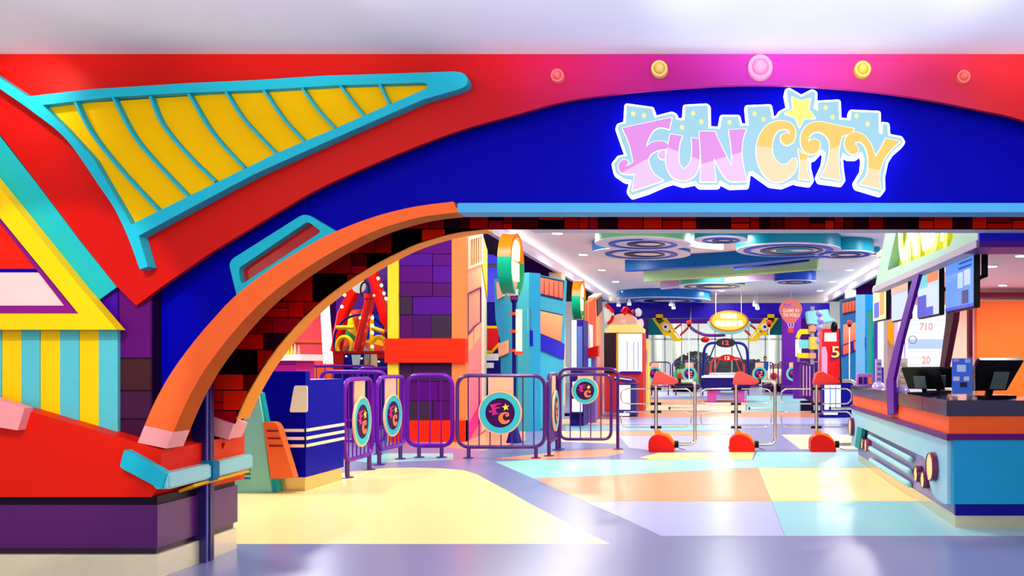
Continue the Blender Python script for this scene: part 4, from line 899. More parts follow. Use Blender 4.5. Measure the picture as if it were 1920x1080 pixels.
car('green rounded bumper car behind the fence, left of the air hockey tables', 1285, 41.5, (90, 200, 110)); car('cream rounded bumper car behind the fence, right of the air hockey tables', 1457, 41.5, (250, 225, 180))
prs = T('person', 'person in blue and teal clothes standing beyond the fence by the bright lamp', 'person', (2.55, 43.2, 0))
x, y = 2.55, 43.2
def body_mesh(t, pts, edges, rad, name, mat):
    me = bpy.data.meshes.new(name); me.from_pydata([tuple(p) for p in pts], edges, []); o = bpy.data.objects.new(name, me); COL.objects.link(o); o.parent = t
    sk = o.modifiers.new('skin', 'SKIN'); o.modifiers.new('sub', 'SUBSURF').levels = 1; o.modifiers['sub'].render_levels = 1
    if not me.skin_vertices: me.attributes.new
    for i, r in enumerate(rad): me.skin_vertices[0].data[i].radius = (r, r)
    me.skin_vertices[0].data[0].use_root = True; me.materials.append(mat); ORG[o.name] = Vector(); return o
G().tube([(x-.09,y,0.02),(x-.09,y,.45),(x-.08,y,.9),(x,y,.98)], [.06,.065,.09,.12], 10).tube([(x+.1,y+.05,0.02),(x+.09,y+.03,.45),(x+.08,y,.9),(x,y,.98)], [.06,.065,.09,.12], 10).build('trousers', paint((40, 20, 110)), prs, smooth=60)
G().tube([(x,y,.92),(x,y,1.15),(x,y,1.38),(x,y,1.46)], [.15,.16,.19,.07], 12).tube([(x-.19,y,1.38),(x-.24,y-.03,1.12),(x-.2,y-.14,.9)], [.06,.05,.04], 8).tube([(x+.19,y,1.38),(x+.24,y-.03,1.12),(x+.2,y-.14,.9)], [.06,.05,.04], 8).build('shirt', paint((20, 110, 190)), prs, smooth=60)
G().tube([(x,y,1.44),(x,y,1.52)], .05, 8).ball((x, y, 1.6), .095, sc=(.85, 1, 1.15)).ball((x-.2, y-.15, .87), .04).ball((x+.2, y-.15, .87), .04).build('skin', paint((190, 130, 100)), prs, smooth=70)
G().ball((x, y+.02, 1.64), .10, sc=(.9, 1, 1.0)).build('hair', paint((60, 40, 10)), prs, smooth=70)

# ------------------------------------------------------------------ machines right of the aisle
lm = T('globe_lamp', 'bright vertical white lamp on the purple pillar', 'lamp', P(1497, 672, 33))
G().tube([P(1497, 637, 33), P(1497, 668, 33)], .11, 12).build('tube', glow((255, 252, 235), 5), lm, smooth=40)
G().tube([P(1497, 668, 33), P(1497, 680, 33)], .05, 8).build('stem', GREY, lm); G().box(P(1497,680,33).x-.2, P(1497,680,33).x+.2, 32.9, 33.1, 0, 1.42).build('plinth', paint((110, 30, 150)), lm)
ro = T('pipe_tower', 'stack of yellow, teal and salmon pipe pieces between the lamp and the red cabinet', 'decoration', (4, 31, 0))
RP = YP(31)
def cyl(px, y0, y1, r, m, nm, Y=31, par=None): 
    a, b = P(px, y0, Y), P(px, y1, Y); s = r/F*Y
    G().tube([b, a], s, 14).build(nm, m, par or ro, smooth=40)
cyl(1523, 575, 751.6, 4, GREY, 'stem'); cyl(1523, 611, 622, 7, paint((255, 150, 120)), 'salmon_collar'); cyl(1525, 632, 655, 8.5, paint((250, 200, 80)), 'yellow_drum'); cyl(1523, 662, 672, 7, paint((255, 160, 130)), 'salmon_collar')
G().plate(RP, [tuple(p) for p in [(1511,584),(1553,580),(1554,590),(1558,597),(1566,598),(1566,602),(1550,606),(1540,606),(1540,610),(1514,608)]], .4, .1).build('teal_funnel', paint((140, 210, 215)), ro, bevel=.03)
G().plate(RP, [(1493,632),(1497,621),(1501,617),(1519,617),(1519,626),(1503,626),(1498,636)], .3).build('yellow_elbow', paint((255, 215, 20)), ro)
G().plate(RP, [(1493,662),(1501,662),(1519,662),(1519,672),(1498,671)], .3).build('yellow_elbow', paint((255, 215, 20)), ro)
G().plate(RP, R4(1499,637,1518,653), .3).build('teal_block', paint((120, 215, 215)), ro)
for i in range(5): G().ball(P(1536+(i % 2)*2, 588+i*13, 29.5), .12).build('bead', paint((150+i*8, 150, 240)), ro, smooth=60)
G().tube([P(1537, 583, 29.5), P(1538, 745, 29.5)], .04, 6).build('bead_stem', paint((190, 170, 240)), ro)
rc = slab('red_cabinet', 'red arcade cabinet with white screen and a big yellow numeral 5', 'arcade machine', 27, .7, [
 ('body', [(1542,618),(1546,616),(1574,616),(1576,763),(1538,763)], paint((240, 30, 40), .35), 0, 0), ('top', [(1543,617),(1547,613),(1556,614),(1557,617)], paint((255, 120, 130)), .02, .3), ('screen', R4(1546,624,1568,640), glow((255, 255, 255), 2), .03, .05),
 ('black_side', [(1574,616),(1579,618),(1582,763),(1576,763)], BLACK, .02, .5), ('pink_door', [(1541,650),(1548,650),(1551,662),(1551,763),(1539,763)], paint((255, 170, 210)), .02, .04), ('vent_bars', R4(1502,762,1503,763), NAVY, .0, .02)])
text_geo('5', YP(27).hit(1557, 672), (1, 0, 0), (0, 0, 1), (.28, .40), .05).build('numeral', paint((50, 50, 190)), rc)
text_geo('5', YP(27).hit(1558.5, 670), (1, 0, 0), (0, 0, 1), (.25, .36), .07).build('numeral', paint((255, 226, 120)), rc)
G().ball(P(1564, 613, 27), .11, sc=(1, 1, 1.6)).build('black_knob', BLACK, rc, smooth=60)
slab('purple_ribbed_bin', 'purple ribbed stand with pale bars left of the rightmost turnstile', 'stand', 23.5, .5, [('body', [(1502,685),(1526,683),(1524,755),(1503,745)], paint((70, 20, 120)), 0, 0)]+[('bar', R4(1505+k*6,686,1507.4+k*6,742), paint((190, 150, 200)), .03, .03) for k in range(3)]+[('foot', R4(1502,752,1526,774), NAVY, -.05, .3)])
slab('lit_game_cabinet', 'glowing white striped game cabinet with navy base behind the rightmost turnstile', 'arcade machine', 21.4, .6, [
 ('cabinet', R4(1543,717,1600,784), paint((16, 12, 130), .3), 0, 0), ('lit_panel', R4(1546,722,1576,768), glow((235, 240, 255), 2.2), .02, .03), ('stripe', R4(1555,724,1558,766), paint((150, 190, 235)), .03, .02), ('stripe', R4(1565,724,1568,766), paint((150, 190, 235)), .03, .02),
 ('lit_foot', R4(1544,774,1570,777), BRIGHT, .06, .04), ('base', R4(1535,777,1585,783.5), paint((16, 12, 120)), .1, .4), ('top', R4(1545,714,1577,718), paint((210, 190, 235)), .04, .5)])
slab('green_prize_machine', 'green and teal machine between the right blue tower and the neon tube', 'machine', 19, .6, [
 ('body', R4(1634,580,1648,795), paint((0, 150, 140)), 0, 0), ('green_patch', [(1636,584),(1643,583),(1645,604),(1637,616)], paint((60, 190, 80)), .02, .03), ('window', R4(1638,633,1643,640), paint((60, 130, 190)), .02, .02), ('window', R4(1638,643,1643,652), paint((60, 130, 190)), .02, .02)])
slab('neon_column', 'tall white neon light column on an indigo machine beyond the counter', 'lamp', 18.0, .4, [('body', R4(1645,600,1662,800), paint((40, 20, 150)), 0, 0), ('neon', R4(1646,600,1656,688), glow((255, 255, 255), 4), .03, .06), ('panel', R4(1658,606,1661,690), paint((200, 90, 200)), .02, .03)])
slab('orange_display', 'orange and grey display stand beyond the counter, behind the purple post', 'stand', 17.2, .4, [('body', R4(1664,598,1684,815), paint((170, 150, 150)), 0, 0), ('orange_shield', [(1664,604),(1680,604),(1680,636),(1672,648),(1664,636)], paint((255, 160, 20)), .03, .05), ('yellow_trim', R4(1680,596,1686,700), YEL, .03, .04)])
slab('white_light_column', 'tall white light panel between the purple post and the price board', 'lamp', 15.5, .3, [('body', R4(1683,560,1700,822), paint((200, 170, 230)), 0, 0), ('lit_panel', R4(1684,562,1695,735), glow((255, 252, 255), 2), .02, .03), ('violet_edge', R4(1696,600,1700,670), paint((120, 30, 180)), .03, .03)])

# ------------------------------------------------------------------ ceiling decoration
DT = paint((10, 140, 165), .35); DB = paint((10, 110, 190), .3); DW = paint((225, 225, 235), .4); DG = paint((110, 200, 140), .4); RB = paint((30, 80, 200), .35)
def drum(label, px, py, Y, rpx, m, rings, zt=4.56, und=DW):
    c = P(px, py, Y); R = rpx/F*Y; t = T('ceiling_drum', label, 'ceiling decoration', (c.x, Y, c.z), 0, 'round hanging ceiling drums')
    G().lathe([(R, 0), (R, zt-c.z-.001)], c, (0, 0, 1), 36).build('drum_wall', m, t, smooth=30)
    G().lathe([(R*1.002, -.02), (R*1.002, 0)], c, (0, 0, 1), 36).build('underside', und, t)
    for i, f in enumerate(rings):
        r0 = R*f; r1 = R*(f-.13); g = G()
        lo = [c+Vector((r0*math.cos(2*PI*k/32)+R*.06*i, r0*math.sin(2*PI*k/32), -.021)) for k in range(32)]
        hi = [c+Vector((r1*math.cos(2*PI*k/32)+R*.12*i, r1*math.sin(2*PI*k/32), -.021)) for k in range(32)]
        G().prism([lo, hi], (0, 0, -.02)).build('swirl_ring', (RB, NAVY, DT)[i % 3], t)
drum('teal ceiling drum nearest the header on the left, mint patch beside it', 1206, 456, 20.3, 90, DG, (.72, .4))
drum('blue ceiling drum just behind the leftmost teal one', 1203, 475, 22.6, 92, DB, (.74, .42))
drum('small teal ceiling drum lit yellow between the two largest drums', 1352, 449, 19.6, 50, DT, (.7, .4))
drum('largest teal ceiling drum with blue spiral rings on the right', 1478, 468, 21.6, 98, DT, (.86, .6, .36))
drum('teal ceiling drum at the right end of the cluster with two blue rings', 1582, 476, 22.3, 56, DT, (.85, .5))
drum('smallest teal ceiling drum at the far right of the cluster', 1630, 475, 23.6, 20, DT, (.6,))
drum('blue ceiling drum hanging low at the back right of the cluster', 1490, 528, 29.8, 40, RB, (.8, .5))
drum('pale teal ceiling drum in the middle back of the cluster lit yellow', 1335, 536, 31, 62, paint((60, 160, 170)), (.85, .55), und=paint((250, 245, 190)))  # yellow light on this drum is put into its underside colour
drum('wide flat blue drum hanging farthest back near the blue cove', 1245, 563, 38.3, 88, DB, (.8, .5), zt=4.56)
def ribbon(label, pts, z0, z1, th, m, under):
    c = cr(pts, 6); n = len(c); A = []; B = []
    for i, p in enumerate(c):
        t_ = (c[min(n-1, i+1)]-c[max(0, i-1)]).normalized(); q = Vector((-t_.y, t_.x))*(th*(.25+.75*math.sin(PI*min(1, (i+1)/n))))
        A.append(p+q); B.append(p-q)
    lo = [Vector((p.x, p.y, z0)) for p in A+B[::-1]]; cx_ = sum(p.x for p in lo)/len(lo); cy_ = sum(p.y for p in lo)/len(lo)
    t = T('ceiling_ribbon', label, 'ceiling decoration', (cx_, cy_, z0), 0, 'curved ceiling ribbons')
    G().prism(lo, (0, 0, z1-z0)).build('band', m, t, smooth=30); G().prism([p+Vector((0, 0, -.001)) for p in lo], (0, 0, -.02)).build('underside', under, t)
Zr = 4.20
ribbon('long blue curved ceiling ribbon sweeping left to right across the cluster', [(-2.7, 26.2), (-1.2, 25.4), (.6, 24.6), (2.2, 23.2), (3.0, 22.6)], Zr, 4.56, .28, DB, RB)
ribbon('pale green curved ceiling ribbon behind the long blue one', [(-2.4, 29.5), (-1.2, 28.6), (.2, 27.8), (1.8, 26.6), (3.1, 25.6)], Zr, 4.56, .22, paint((150, 200, 150)), paint((190, 220, 130)))
ribbon('lilac curved ceiling ribbon curling behind the green one', [(-2.0, 32.5), (-1.0, 31.2), (.5, 30.0), (2.0, 29.0)], Zr, 4.56, .2, paint((170, 140, 190)), paint((210, 190, 230)))
ribbon('short green ceiling ribbon arching between the left drum and the yellow lit drum', [(-1.6, 19.4), (-1.1, 19.9), (-.5, 20.9), (.2, 21.2)], Zr, 4.56, .16, DG, DW)
ribbon('navy ceiling ribbon curling under the largest drum', [(.6, 25.6), (1.4, 25.0), (2.2, 24.2), (2.6, 23.6)], Zr, 4.56, .12, NAVY, RB)
NTH = ('nearest', 'second', 'third', 'fourth', 'fifth', 'sixth', 'seventh', 'eighth', 'farthest')
for lx in LX:
    for k in range(9):
        ly = 8.6+4.1*k
        if lx == .3 and 18 < ly < 33: continue
        t = T('downlight', '%s recessed downlight of the %s row in the white hall ceiling' % (NTH[k], {-3.85: 'left', .3: 'middle', 4.6: 'right'}[lx]), 'lamp', (lx, ly, 4.54), 0, 'recessed downlights in the hall ceiling')
        G().lathe([(.15, 0), (.17, .02)], (lx, ly, 4.54), (0, 0, 1), 20).build('bezel', WHITE, t)
        G().lathe([(.13, 0), (.13, .01)], (lx, ly, 4.532), (0, 0, 1), 20).build('lens', glow((255, 252, 245), 6), t)

# ------------------------------------------------------------------ swing ride and booths on the left
ri = T('swing_ride', 'swing ride with red frame, navy hoop and colourful wheel behind the arch', 'ride', (-7.9, 19, 0))
RPn = YP(19)
q = lambda px, py, Y=19: P(px, py, Y)
G().tube([q(630, 660, 19.2), q(643, 590, 19.2), q(690, 490, 19.2)], .13, 10).build('frame_leg', REDW, ri, smooth=40)
G().tube([q(732, 660, 19.2), q(722, 590, 19.2), q(693, 490, 19.2)], .13, 10).build('frame_leg', REDW, ri, smooth=40)
G().tube([q(676+50*math.cos(2*PI*k/32), 640+50*math.sin(2*PI*k/32), 18.8) for k in range(32)], .025, 8, True).build('hoop', paint((10, 20, 120), .3), ri, smooth=40)
cols = [(16, 30, 170), (16, 30, 170), (240, 180, 30), (215, 60, 50), (170, 140, 150), (240, 190, 30), (230, 225, 215), (120, 70, 60), (235, 60, 30), (40, 140, 60), (240, 190, 20), (235, 80, 30)]
for k in range(12):
    a0 = -PI/2+.2+2*PI*k/12; a1 = a0+2*PI/12; R0 = 60 if k in (0, 11, 10) else 48
    G().plate(YP(19.6), [(676, 640)]+[(676+R0*math.cos(a0+(a1-a0)*j/4), 640+R0*math.sin(a0+(a1-a0)*j/4)) for j in range(5)], .05, .02*(k % 2)).build('wheel_segment', paint(cols[k]), ri)
G().tube([q(694, 560, 18.4), q(671, 658, 18.4)], .105, 14).build('swing_arm', paint((215, 22, 6), .25), ri, smooth=40)
G().lathe([(.13, 0), (.13, .1)], q(694, 560, 18.4), (0, 0, 1), 14).build('arm_cap', paint((230, 30, 10)), ri)
for x0, x1, y0, y1 in ((631, 664, 614, 614), (697, 720, 614, 622), (697, 697, 590, 658)): G().tube([q(x0, y0, 18.7), q(x1, y1, 18.7)], .045, 8).build('yellow_bar', GOLD, ri)
for cx_ in (646, 710): G().tube([q(cx_+14*math.cos(2*PI*k/20), 650+18*math.sin(2*PI*k/20), 18.6) for k in range(20)], .05, 8, True).build('seat_loop', GOLD, ri, smooth=50)
G().lathe([(.15, 0), (.15, .04)], q(674, 537, 18.6), (0, -1, 0), 20).build('grey_disc', paint((160, 160, 160)), ri)
G().tube([q(684+8*math.cos(2*PI*k/16), 543+14*math.sin(2*PI*k/16), 18.5) for k in range(16)], .02, 6, True).build('black_loop', BLACK, ri)
for px, py in ((703,508),(709,522),(715,535),(720,550),(724,560),(698,596),(698,610),(698,624),(698,650),(650,540),(646,553),(641,575),(676,596),(700,554)):
    G().ball(q(px, py, 18.35), .035, 8).build('bulb', glow((240, 255, 170), 6), ri)
G().plate(YP(19.9), [(630,480),(760,480),(760,600),(630,600)], .1, 0).build('backdrop', paint((60, 10, 110)), ri)
dk = slab('ride_control_desk', 'red and navy control desk under the swing ride', 'desk', 17.9, .4, [
 ('body', R4(626,661,735,802), paint((14, 16, 130), .3), 0, 0), ('red_door', R4(626,662,645,700), paint((225, 24, 10), .3), .03, .05), ('red_rail', R4(626,658,735,663), paint((200, 20, 20)), .05, .1), ('white_chair_back', [(660,665),(677,665),(674,690),(663,690)], paint((215, 240, 225)), .03, .05),
 ('grey_box', R4(684,664,694,684), paint((170, 170, 160)), .03, .05), ('orange_dial', ell(689, 680, 3.6, 3.6, 12), paint((255, 160, 20)), .06, .04), ('cream_panel', R4(696,664,708,688), paint((255, 220, 160)), .03, .05), ('red_end', R4(709,664,735,672), REDW, .03, .05)])
for x, y in ((651,668),(680,672),(712,678)): G().plate(YP(17.9), ell(x, y, 1.6, 1.6, 8), .02, .06).build('button_light', glow((255, 250, 160), 3), dk)
tn = T('coral_booth', 'round coral booth with orange base and white neon strips left of the swing ride', 'booth', (-9.6, 19.6, 0))
cxb, cyb = (574-CX)/F*21.4, 21.4
G().lathe([(.68, .45*2-.2), (.68, 1.35), (.66, 2.0), (.5, 2.7), (.05, 2.9)], (cxb, cyb, 0), (0, 0, 1), 28).build('coral_shell', paint((255, 80, 90), .4), tn, smooth=40)
G().lathe([(.74, 0), (.74, 1.32)], (cxb, cyb, 0), (0, 0, 1), 28).build('orange_base', paint((255, 105, 20)), tn, smooth=40)
G().lathe([(.70, 0), (.72, .03), (.70, .06)], (cxb, cyb, 1.85), (0, 0, 1), 28).build('band', paint((255, 110, 60)), tn)
for k in range(4): G().tube([q(602+k*4.6, 566+k*2, 19.2), q(608+k*5, 682, 19.2)], .022, 6).build('neon_strip', glow((245, 250, 255), 5), tn)
ts = T('toy_display_table', 'white edged display table with a magenta front behind the arch', 'table', (-6.8, 13.4, 0))
G().box(P(480,0,13.4).x, P(564,0,13.4).x, 13.4, 14.2, 1.40, 1.50).build('table_top', paint((255, 240, 225)), ts)
G().box(P(480,0,13.4).x, P(550,0,13.4).x, 13.5, 14.1, 0, 1.395).build('front', MAG, ts)
for k, (px, c, lb) in enumerate(((540,(255,220,60),'yellow cone toy leftmost on the display table'),(547,(255,210,40),'yellow cone toy second on the display table'),(553,(255,190,160),'pale rocket toy on the display table'),(560,(255,150,110),'orange rocket toy at the right end of the display table'))):
    b_ = P(px, 664, 13.6); b_.z = 1.50; t = T('toy_cone', lb, 'toy', b_, 0, 'toys on the display table')
    G().lathe([(.026, 0), (.02, .07), (.006, .15+.02*(k == 2))], b_, (0, 0, 1), 12).build('cone', paint(c), t, smooth=30)
    G().lathe([(.028, 0), (.028, .012)], b_, (0, 0, 1), 12).build('base', paint(tuple(int(v*.8) for v in c)), t)

# ------------------------------------------------------------------ ticket counter on the right
XC = 1.93; SP_ = XP(XC)
SKY = paint((22, 150, 196), .4); SKY_LIT = paint((150, 205, 225), .35)  # second tone: same blue paint with brighter light put into its colour
ct = T('ticket_counter', 'blue ticket counter with orange band and round lamps on the right side of the entrance', 'counter', (2.5, 8, 0))
G().box(2.0, 4.8, 7.06, 7.75, .10, .92).box(2.0, 2.75, 7.75, 11.9, .10, .92).build('carcass', paint((150, 140, 190), .35), ct)
G().box(1.985, 4.8, 7.04, 7.7, 0, .102).box(1.985, 2.7, 7.7, 11.8, 0, .102).build('kick_plate', paint((225, 215, 180), .22, .8, .1), ct)
G().box(1.98, 4.8, 7.02, 7.06, .10, .20).build('navy_skirting', paint((4, 4, 130), .35), ct)
G().box(XC-.03+.06, 4.8, 7.0, 7.05, .198, .725).build('end_panel', SKY, ct)
G().box(1.90, 4.8, 6.985, 7.2, .725, .775).box(1.90, 2.2, 7.2, 11.92, .725, .775).build('purple_strip', paint((92, 4, 100), .35), ct)
G().box(1.925, 4.8, 7.01, 7.3, .775, .921).box(1.925, 2.2, 7.3, 11.9, .775, .921).build('orange_band', paint((250, 92, 36), .4), ct)
G().box(1.90, 4.8, 6.985, 7.8, .921, 1.05).box(1.90, 2.8, 7.8, 11.92, .921, 1.05).build('counter_top', paint((24, 14, 66), .12), ct, bevel=.006)
side = [(1776,826),(1597,765),(1596,835),(1604,838),(1609,800),(1618,803)]+[tuple(p) for p in cr([(1700,842),(1726,854),(1733,859),(1737,870),(1740,890),(1746,918),(1755,934),(1769,944)], 3)]+[(1776,945)]
G().plate(SP_, side, .06).build('side_panel', SKY_LIT, ct)
G().plate(SP_, [(1604,838),(1609,800),(1618,803),(1612,842)], .05, .01).build('teal_return', paint((0, 140, 140)), ct)
XR2 = XP(1.985)
for (a, b) in (((1634,819),(1712,861)), ((1635,841),(1709,884)), ((1636,863),(1708,908))):
    A = XR2.hit(*a)+Vector((-.02, 0, 0)); B = XR2.hit(*b)+Vector((-.02, 0, 0))
    G().tube([A, B], .032, 10).ball(B, .033).build('bumper_bar', paint((150, 210, 225), .3), ct, smooth=50)
def lamp(px, py, r, pl):
    c = pl.hit(px, py)
    l = G().lathe([(r, -.01), (r, .045), (r*.93, .055), (r*.88, .045)], c, (-1, 0, 0), 24).build('round_lamp', paint((110, 10, 70), .25), ct, smooth=40)
    G().lathe([(r*.9, .02), (r*.88, .048), (.001, .05)], c, (-1, 0, 0), 24).build('lens', paint((255, 226, 140), .25), l)
lamp(1753, 875, .128, SP_); lamp(1600, 800, .128, SP_); lamp(1726, 889, .08, XR2); lamp(1739, 900, .08, XR2); lamp(1623, 831, .08, XR2); lamp(1630, 835, .08, XR2)
# leaning posts
G().plate(XP(1.875), [(1712,518),(1723,514),(1690,640),(1675,712),(1676,775),(1664,779),(1661,716),(1674,660)], .035).build('leaning_post', paint((84, 4, 150), .35), label='slanted purple post rising from the ticket counter to the kiosk fascia', cat='post')
G().plate(XP(2.72), [(1784,520),(1795,515),(1787,600),(1770,690),(1761,728),(1757,725)], .07).build('leaning_post', paint((90, 30, 50), .4), label='slanted maroon post behind the counter beside the price board', cat='post')
G().plate(YP(9.2), R4(1817,560,1824,748), .08).build('maroon_post', paint((110, 6, 50), .4), label='straight maroon post behind the card sign, in front of the peach wall', cat='post')
# kiosk shell
G().plate(YP(16), R4(1700,500,2100,830), .1).build('wall_kiosk_back', paint((255, 196, 170), .6), kind='structure')
G().plate(YP(15.8), R4(1832,565,2100,830), .1).build('wall_kiosk_orange', paint((255, 106, 36), .5), kind='structure')
G().plate(YP(15.7), R4(1790,548,2100,557), .06).build('trim_7', paint((120, 20, 60), .5), kind='structure')
G().box(2.15, 7.5, 6.6, 11.3, 2.75, 2.82).box(3.5, 7.5, 11.3, 16.0, 2.75, 2.82).build('ceiling', paint((255, 222, 205), .7), kind='structure')
for k, (px, py) in enumerate(((1915,477),(1860,497),(1880,533))):
    Y = 1.4*F/(CY-py); c = Vector(((px-CX)/F*Y, Y, 2.73)); t = T('kiosk_downlight', 'small round downlight in the kiosk ceiling, %s' % ('at the right edge of the picture', 'above the orange wall', 'farthest back')[k], 'lamp', c)
    G().lathe([(.08, 0), (.09, .02)], c, (0, 0, 1), 16).build('bezel', WHITE, t); G().lathe([(.07, 0), (.07, .01)], c-Vector((0, 0, .008)), (0, 0, 1), 16).build('lens', glow((255, 250, 235), 8), t)
cn = T('kiosk_fascia', 'mint kiosk fascia with glowing yellow sign reading CANDY above the ticket counter', 'fascia', (1.95, 8.4, 2.2))
CF = XP(1.95)
G().plate(CF, [[(1640,541),(1659,442),(1672,360),(1838,360),(1838,452)], [(1664,507),(1681,430),(1690,362),(1802,362),(1790,440),(1780,461)]], .12).build('mint_panel', paint((170, 215, 195), .4), cn)
G().plate(CF, [(1640,540),(1838,450),(1838,464),(1640,549)], .12, .03).build('lower_band', paint((180, 170, 190), .4), cn)
G().plate(CF, [(1655,515),(1676,430),(1684,355),(1810,355),(1795,440),(1784,466)], .03, -.10).build('sign_recess', paint((190, 215, 10), .5), cn)
o_ = CF.hit(1688, 495)
zlet = o_.z+.02
text_geo('CANDY', (1.93, o_.y, zlet), (0, -1, 0), (0, 0, 1), (1.92, .62), .0, .03).build('lettering', glow((255, 252, 190), 6), cn, 'glowing yellow white letters')
text_geo('CANDY', (1.955, o_.y+.02, zlet-.03), (0, -1, 0), (0, 0, 1), (1.97, .69), .0, .06).build('letter_halo', glow((255, 214, 0), 1.6), cn)
G().box(2.08, 5, 6.262, 6.62, 2.245, 3.2).box(1.93, 5, 6.222, 6.262, 2.245, 3.2).build('end_fascia', paint((10, 8, 190), .35), cn)
G().box(1.93, 5, 6.222, 6.62, 2.20, 2.2449).build('end_soffit', paint((84, 6, 130), .4), cn)
# monitors
def monitor(label, px, py, Y, art):
    c = P(px, py, Y); t = T('hanging_monitor', label, 'monitor', c, -PI/2+.02, 'monitors hanging over the ticket counter')
    G().box(-.40, .40, -.02, .03, -.25, .25).build('housing', BLACK, t, local=True, bevel=.006)
    s = G().box(-.385, .385, -.026, -.0205, -.235, .235).build('screen', art[0], t, local=True)
    for (x0, x1, z0, z1, m) in art[1]: G().box(x0, x1, -.030, -.0265, z0, z1).build('screen_graphic', m, s, local=True)
    G().tube([(0, .05, 0), (0, .2, .05), (0, .2, 2.73-c.z)], .03, 8).build('mount_pole', BLACK, t, local=True)
    G().lathe([(.03, -.09), (.11, -.05), (.12, 0)], (0, .2, 2.745-c.z), (0, 0, 1), 16).build('mount_plate', BLACK, t, local=True, smooth=40)
    G().box(-.1, .1, .03, .1, -.1, .1).build('bracket', BLACK, t, local=True)
    return t
gB = lambda c, s=1.0: glow(c, s)
monitor('nearest hanging monitor with a blue screen over the ticket counter', 1803, 528, 7.35, (gB((90, 150, 250)), [(.02, .36, .14, .155, gB((30, 60, 170))), (.0, .34, .10, .115, gB((30, 60, 170))), (-.02, .12, -.06, .07, gB((190, 215, 250))), (.16, .32, -.05, .08, gB((190, 215, 250))), (.1, .26, -.2, -.09, gB((20, 20, 110))), (-.385, .385, -.235, -.21, gB((60, 60, 230)))]))
monitor('second hanging monitor with orange top and white and blue graphics', 1744, 548, 8.55, (gB((205, 225, 248), 1.0), [(.0, .385, .09, .235, gB((255, 140, 90), 1.1)), (-.3, 0, .05, .235, gB((120, 220, 230))), (-.385, -.05, -.235, -.02, gB((30, 40, 210))), (-.05, .2, -.235, -.15, gB((40, 60, 220)))]))
monitor('third hanging monitor with a peach header and white body', 1690, 561, 9.85, (gB((205, 222, 245), 1.0), [(-.385, .385, .08, .235, gB((255, 190, 160), 1.1)), (-.385, .385, .075, .082, gB((150, 170, 230)))]))
monitor('farthest hanging monitor with a pale yellow screen', 1652, 566, 11.1, (gB((250, 240, 180), 1.1), [(-.3, .0, -.2, .0, gB((60, 90, 220))), (.05, .3, -.18, .1, gB((250, 170, 70)))]))
# price board
pb = T('price_board', 'white lit price board with red numbers 710 and 20 behind the counter', 'board', P(1736, 700, 12.5))
PBP = YP(12.5)
G().plate(PBP, R4(1700,572,1773,745), .1).build('board', glow((250, 252, 255), 1.05), pb)
G().plate(PBP, R4(1702,636,1770,654), .01, .008).build('blue_band', glow((190, 212, 250), 1), pb)
for y in (601, 608, 623, 658, 670, 683, 692): G().plate(PBP, R4(1703,y,1769,y+.9), .01, .008).build('rule_line', glow((215, 228, 245), 1), pb)
text_geo('710', PBP.hit(1724, 619), (1, 0, 0), (0, 0, 1), (.19, .11), .012).build('number', glow((250, 150, 140), 1), pb)
text_geo('20', PBP.hit(1728, 682), (1, 0, 0), (0, 0, 1), (.125, .11), .012).build('number', glow((250, 150, 140), 1), pb)
G().plate(PBP, [ell(1711, 637, 7.6, 7.6, 24), ell(1711, 637, 6.6, 6.6, 24)], .01, .012).build('arrow_ring', paint((60, 60, 100)), pb)
G().plate(PBP, R4(1773,575,1777,700), .12, .02).build('teal_edge', paint((30, 150, 160)), pb)
G().plate(PBP, R4(1712,745,1716,855), .06).plate(PBP, R4(1760,745,1764,855), .06).build('leg', paint((200, 200, 205)), pb)
# things on the counter
def pos(label, x, y, rz, s=1):
    t = T('sales_terminal', label, 'sales terminal', (x, y, 1.051), rz, 'sales terminals on the counter')
    G().box(-.12*s, .12*s, -.1*s, .12*s, 0, .02*s).build('base', BLACK, t, local=True, bevel=.004)
    G().tube([(0, .04*s, .01), (0, .0, .12*s)], .025*s, 8).build('neck', BLACK, t, local=True)
    M = Matrix.Translation((0, 0, .16*s)) @ Matrix.Rotation(math.radians(38), 4, 'X')
    G().box(-.19*s, .19*s, -.02*s, .015*s, -.13*s, .13*s).xf(M).build('screen_housing', paint((24, 26, 28), .35), t, local=True, bevel=.006)
    G().box(-.17*s, .17*s, .0151*s, .018*s, -.11*s, .11*s).xf(M).build('screen', gB((200, 230, 240), .8), t, local=True)
    M2 = Matrix.Translation((.0, -.07*s, .12*s)) @ Matrix.Rotation(math.radians(20), 4, 'X')
    G().box(-.06*s, .06*s, -.01, .01, -.06*s, .06*s).xf(M2).build('customer_display', paint((90, 105, 100), .3), t, local=True)
pos('black sales terminal on the counter left of the blue card sign', 2.04, 8.35, math.radians(-38))
pos('large black sales terminal on the counter right of the blue card sign', 2.40, 7.38, math.radians(25), 1.3)
pos('black sales terminal behind the other one near the price board', 2.34, 8.9, math.radians(-10))
cs = T('card_sign_holder', 'clear acrylic stand with a blue card poster on the counter corner', 'sign', (2.07, 7.12, 1.051))
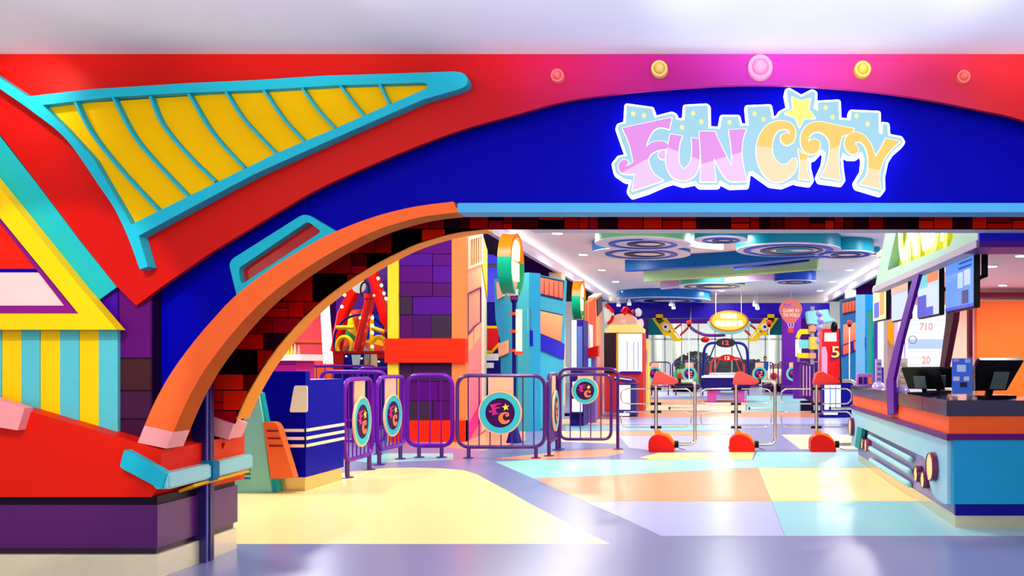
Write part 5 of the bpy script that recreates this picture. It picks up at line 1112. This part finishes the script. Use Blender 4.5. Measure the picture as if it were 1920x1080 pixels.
G().box(1.98, 2.17, 7.06, 7.20, 1.051, 1.075).build('base', glass((235, 240, 250)), cs)
G().box(1.984, 2.168, 7.105, 7.112, 1.075, 1.405).build('acrylic_sheet', glass((240, 244, 250)), cs)
CSP = YP(7.104)
G().plate(CSP, R4(1785,672,1822,739), .004).build('poster', paint((60, 110, 220), .3), cs)
for x0, y0, x1, y1, c in ((1794,684,1811,697,(200,215,250)),(1787,706,1799,714,(215,205,235)),(1807,706,1817,714,(215,205,235)),(1800,717,1813,726,(30,30,60)),(1788,673,1798,678,(180,150,220)),(1809,673,1819,680,(150,190,250))):
    G().plate(CSP, R4(x0,y0,x1,y1), .002, .003).build('poster_graphic', paint(c), cs)
for lb, px, pyb, Y, w2, h in (('tall beige card dispenser tower on a lilac base by the leaning purple post', 1692, 0, 9.2, .048, .36), ('small lilac card dispenser tower near the far end of the counter', 1647, 0, 10.9, .036, .36)):
    x = (px-CX)/F*Y; t = T('card_dispenser', lb, 'dispenser', (x, Y, 1.051))
    G().lathe([(.085, 0), (.07, .04), (.05, .06)], (x, Y, 1.051), (0, 0, 1), 14).build('base', paint((190, 170, 235), .2), t, smooth=40)
    G().box(x-w2, x+w2, Y-.04, Y+.04, 1.105, 1.051+h).build('tower', paint((235, 215, 205) if h == .36 and w2 > .04 else (190, 170, 220)), t, bevel=.005)
    for k in range(4): G().box(x-w2*.6, x+w2*.6, Y-.046, Y-.0405, 1.14+k*.065, 1.17+k*.065).build('window', paint((220, 190, 170) if w2 > .04 else (110, 90, 200)), t)
bx_ = T('card_printer', 'lilac box with three dark windows at the far end of the counter', 'printer', ((1623-CX)/F*11.5, 11.5, 1.051))
PX = YP(11.4)
G().plate(PX, [(p[0], p[1]) for p in fillet(o3([(1608,700),(1639,701),(1638,724),(1607,723)]), 3, 3, True)], .16, .0).build('body', paint((170, 110, 200), .3), bx_)
for k, c in enumerate(((50, 10, 90), (60, 20, 120), (250, 140, 60))): G().plate(PX, R4(1610+k*9,707,1617+k*9,720), .01, .004).build('window', paint(c), bx_)
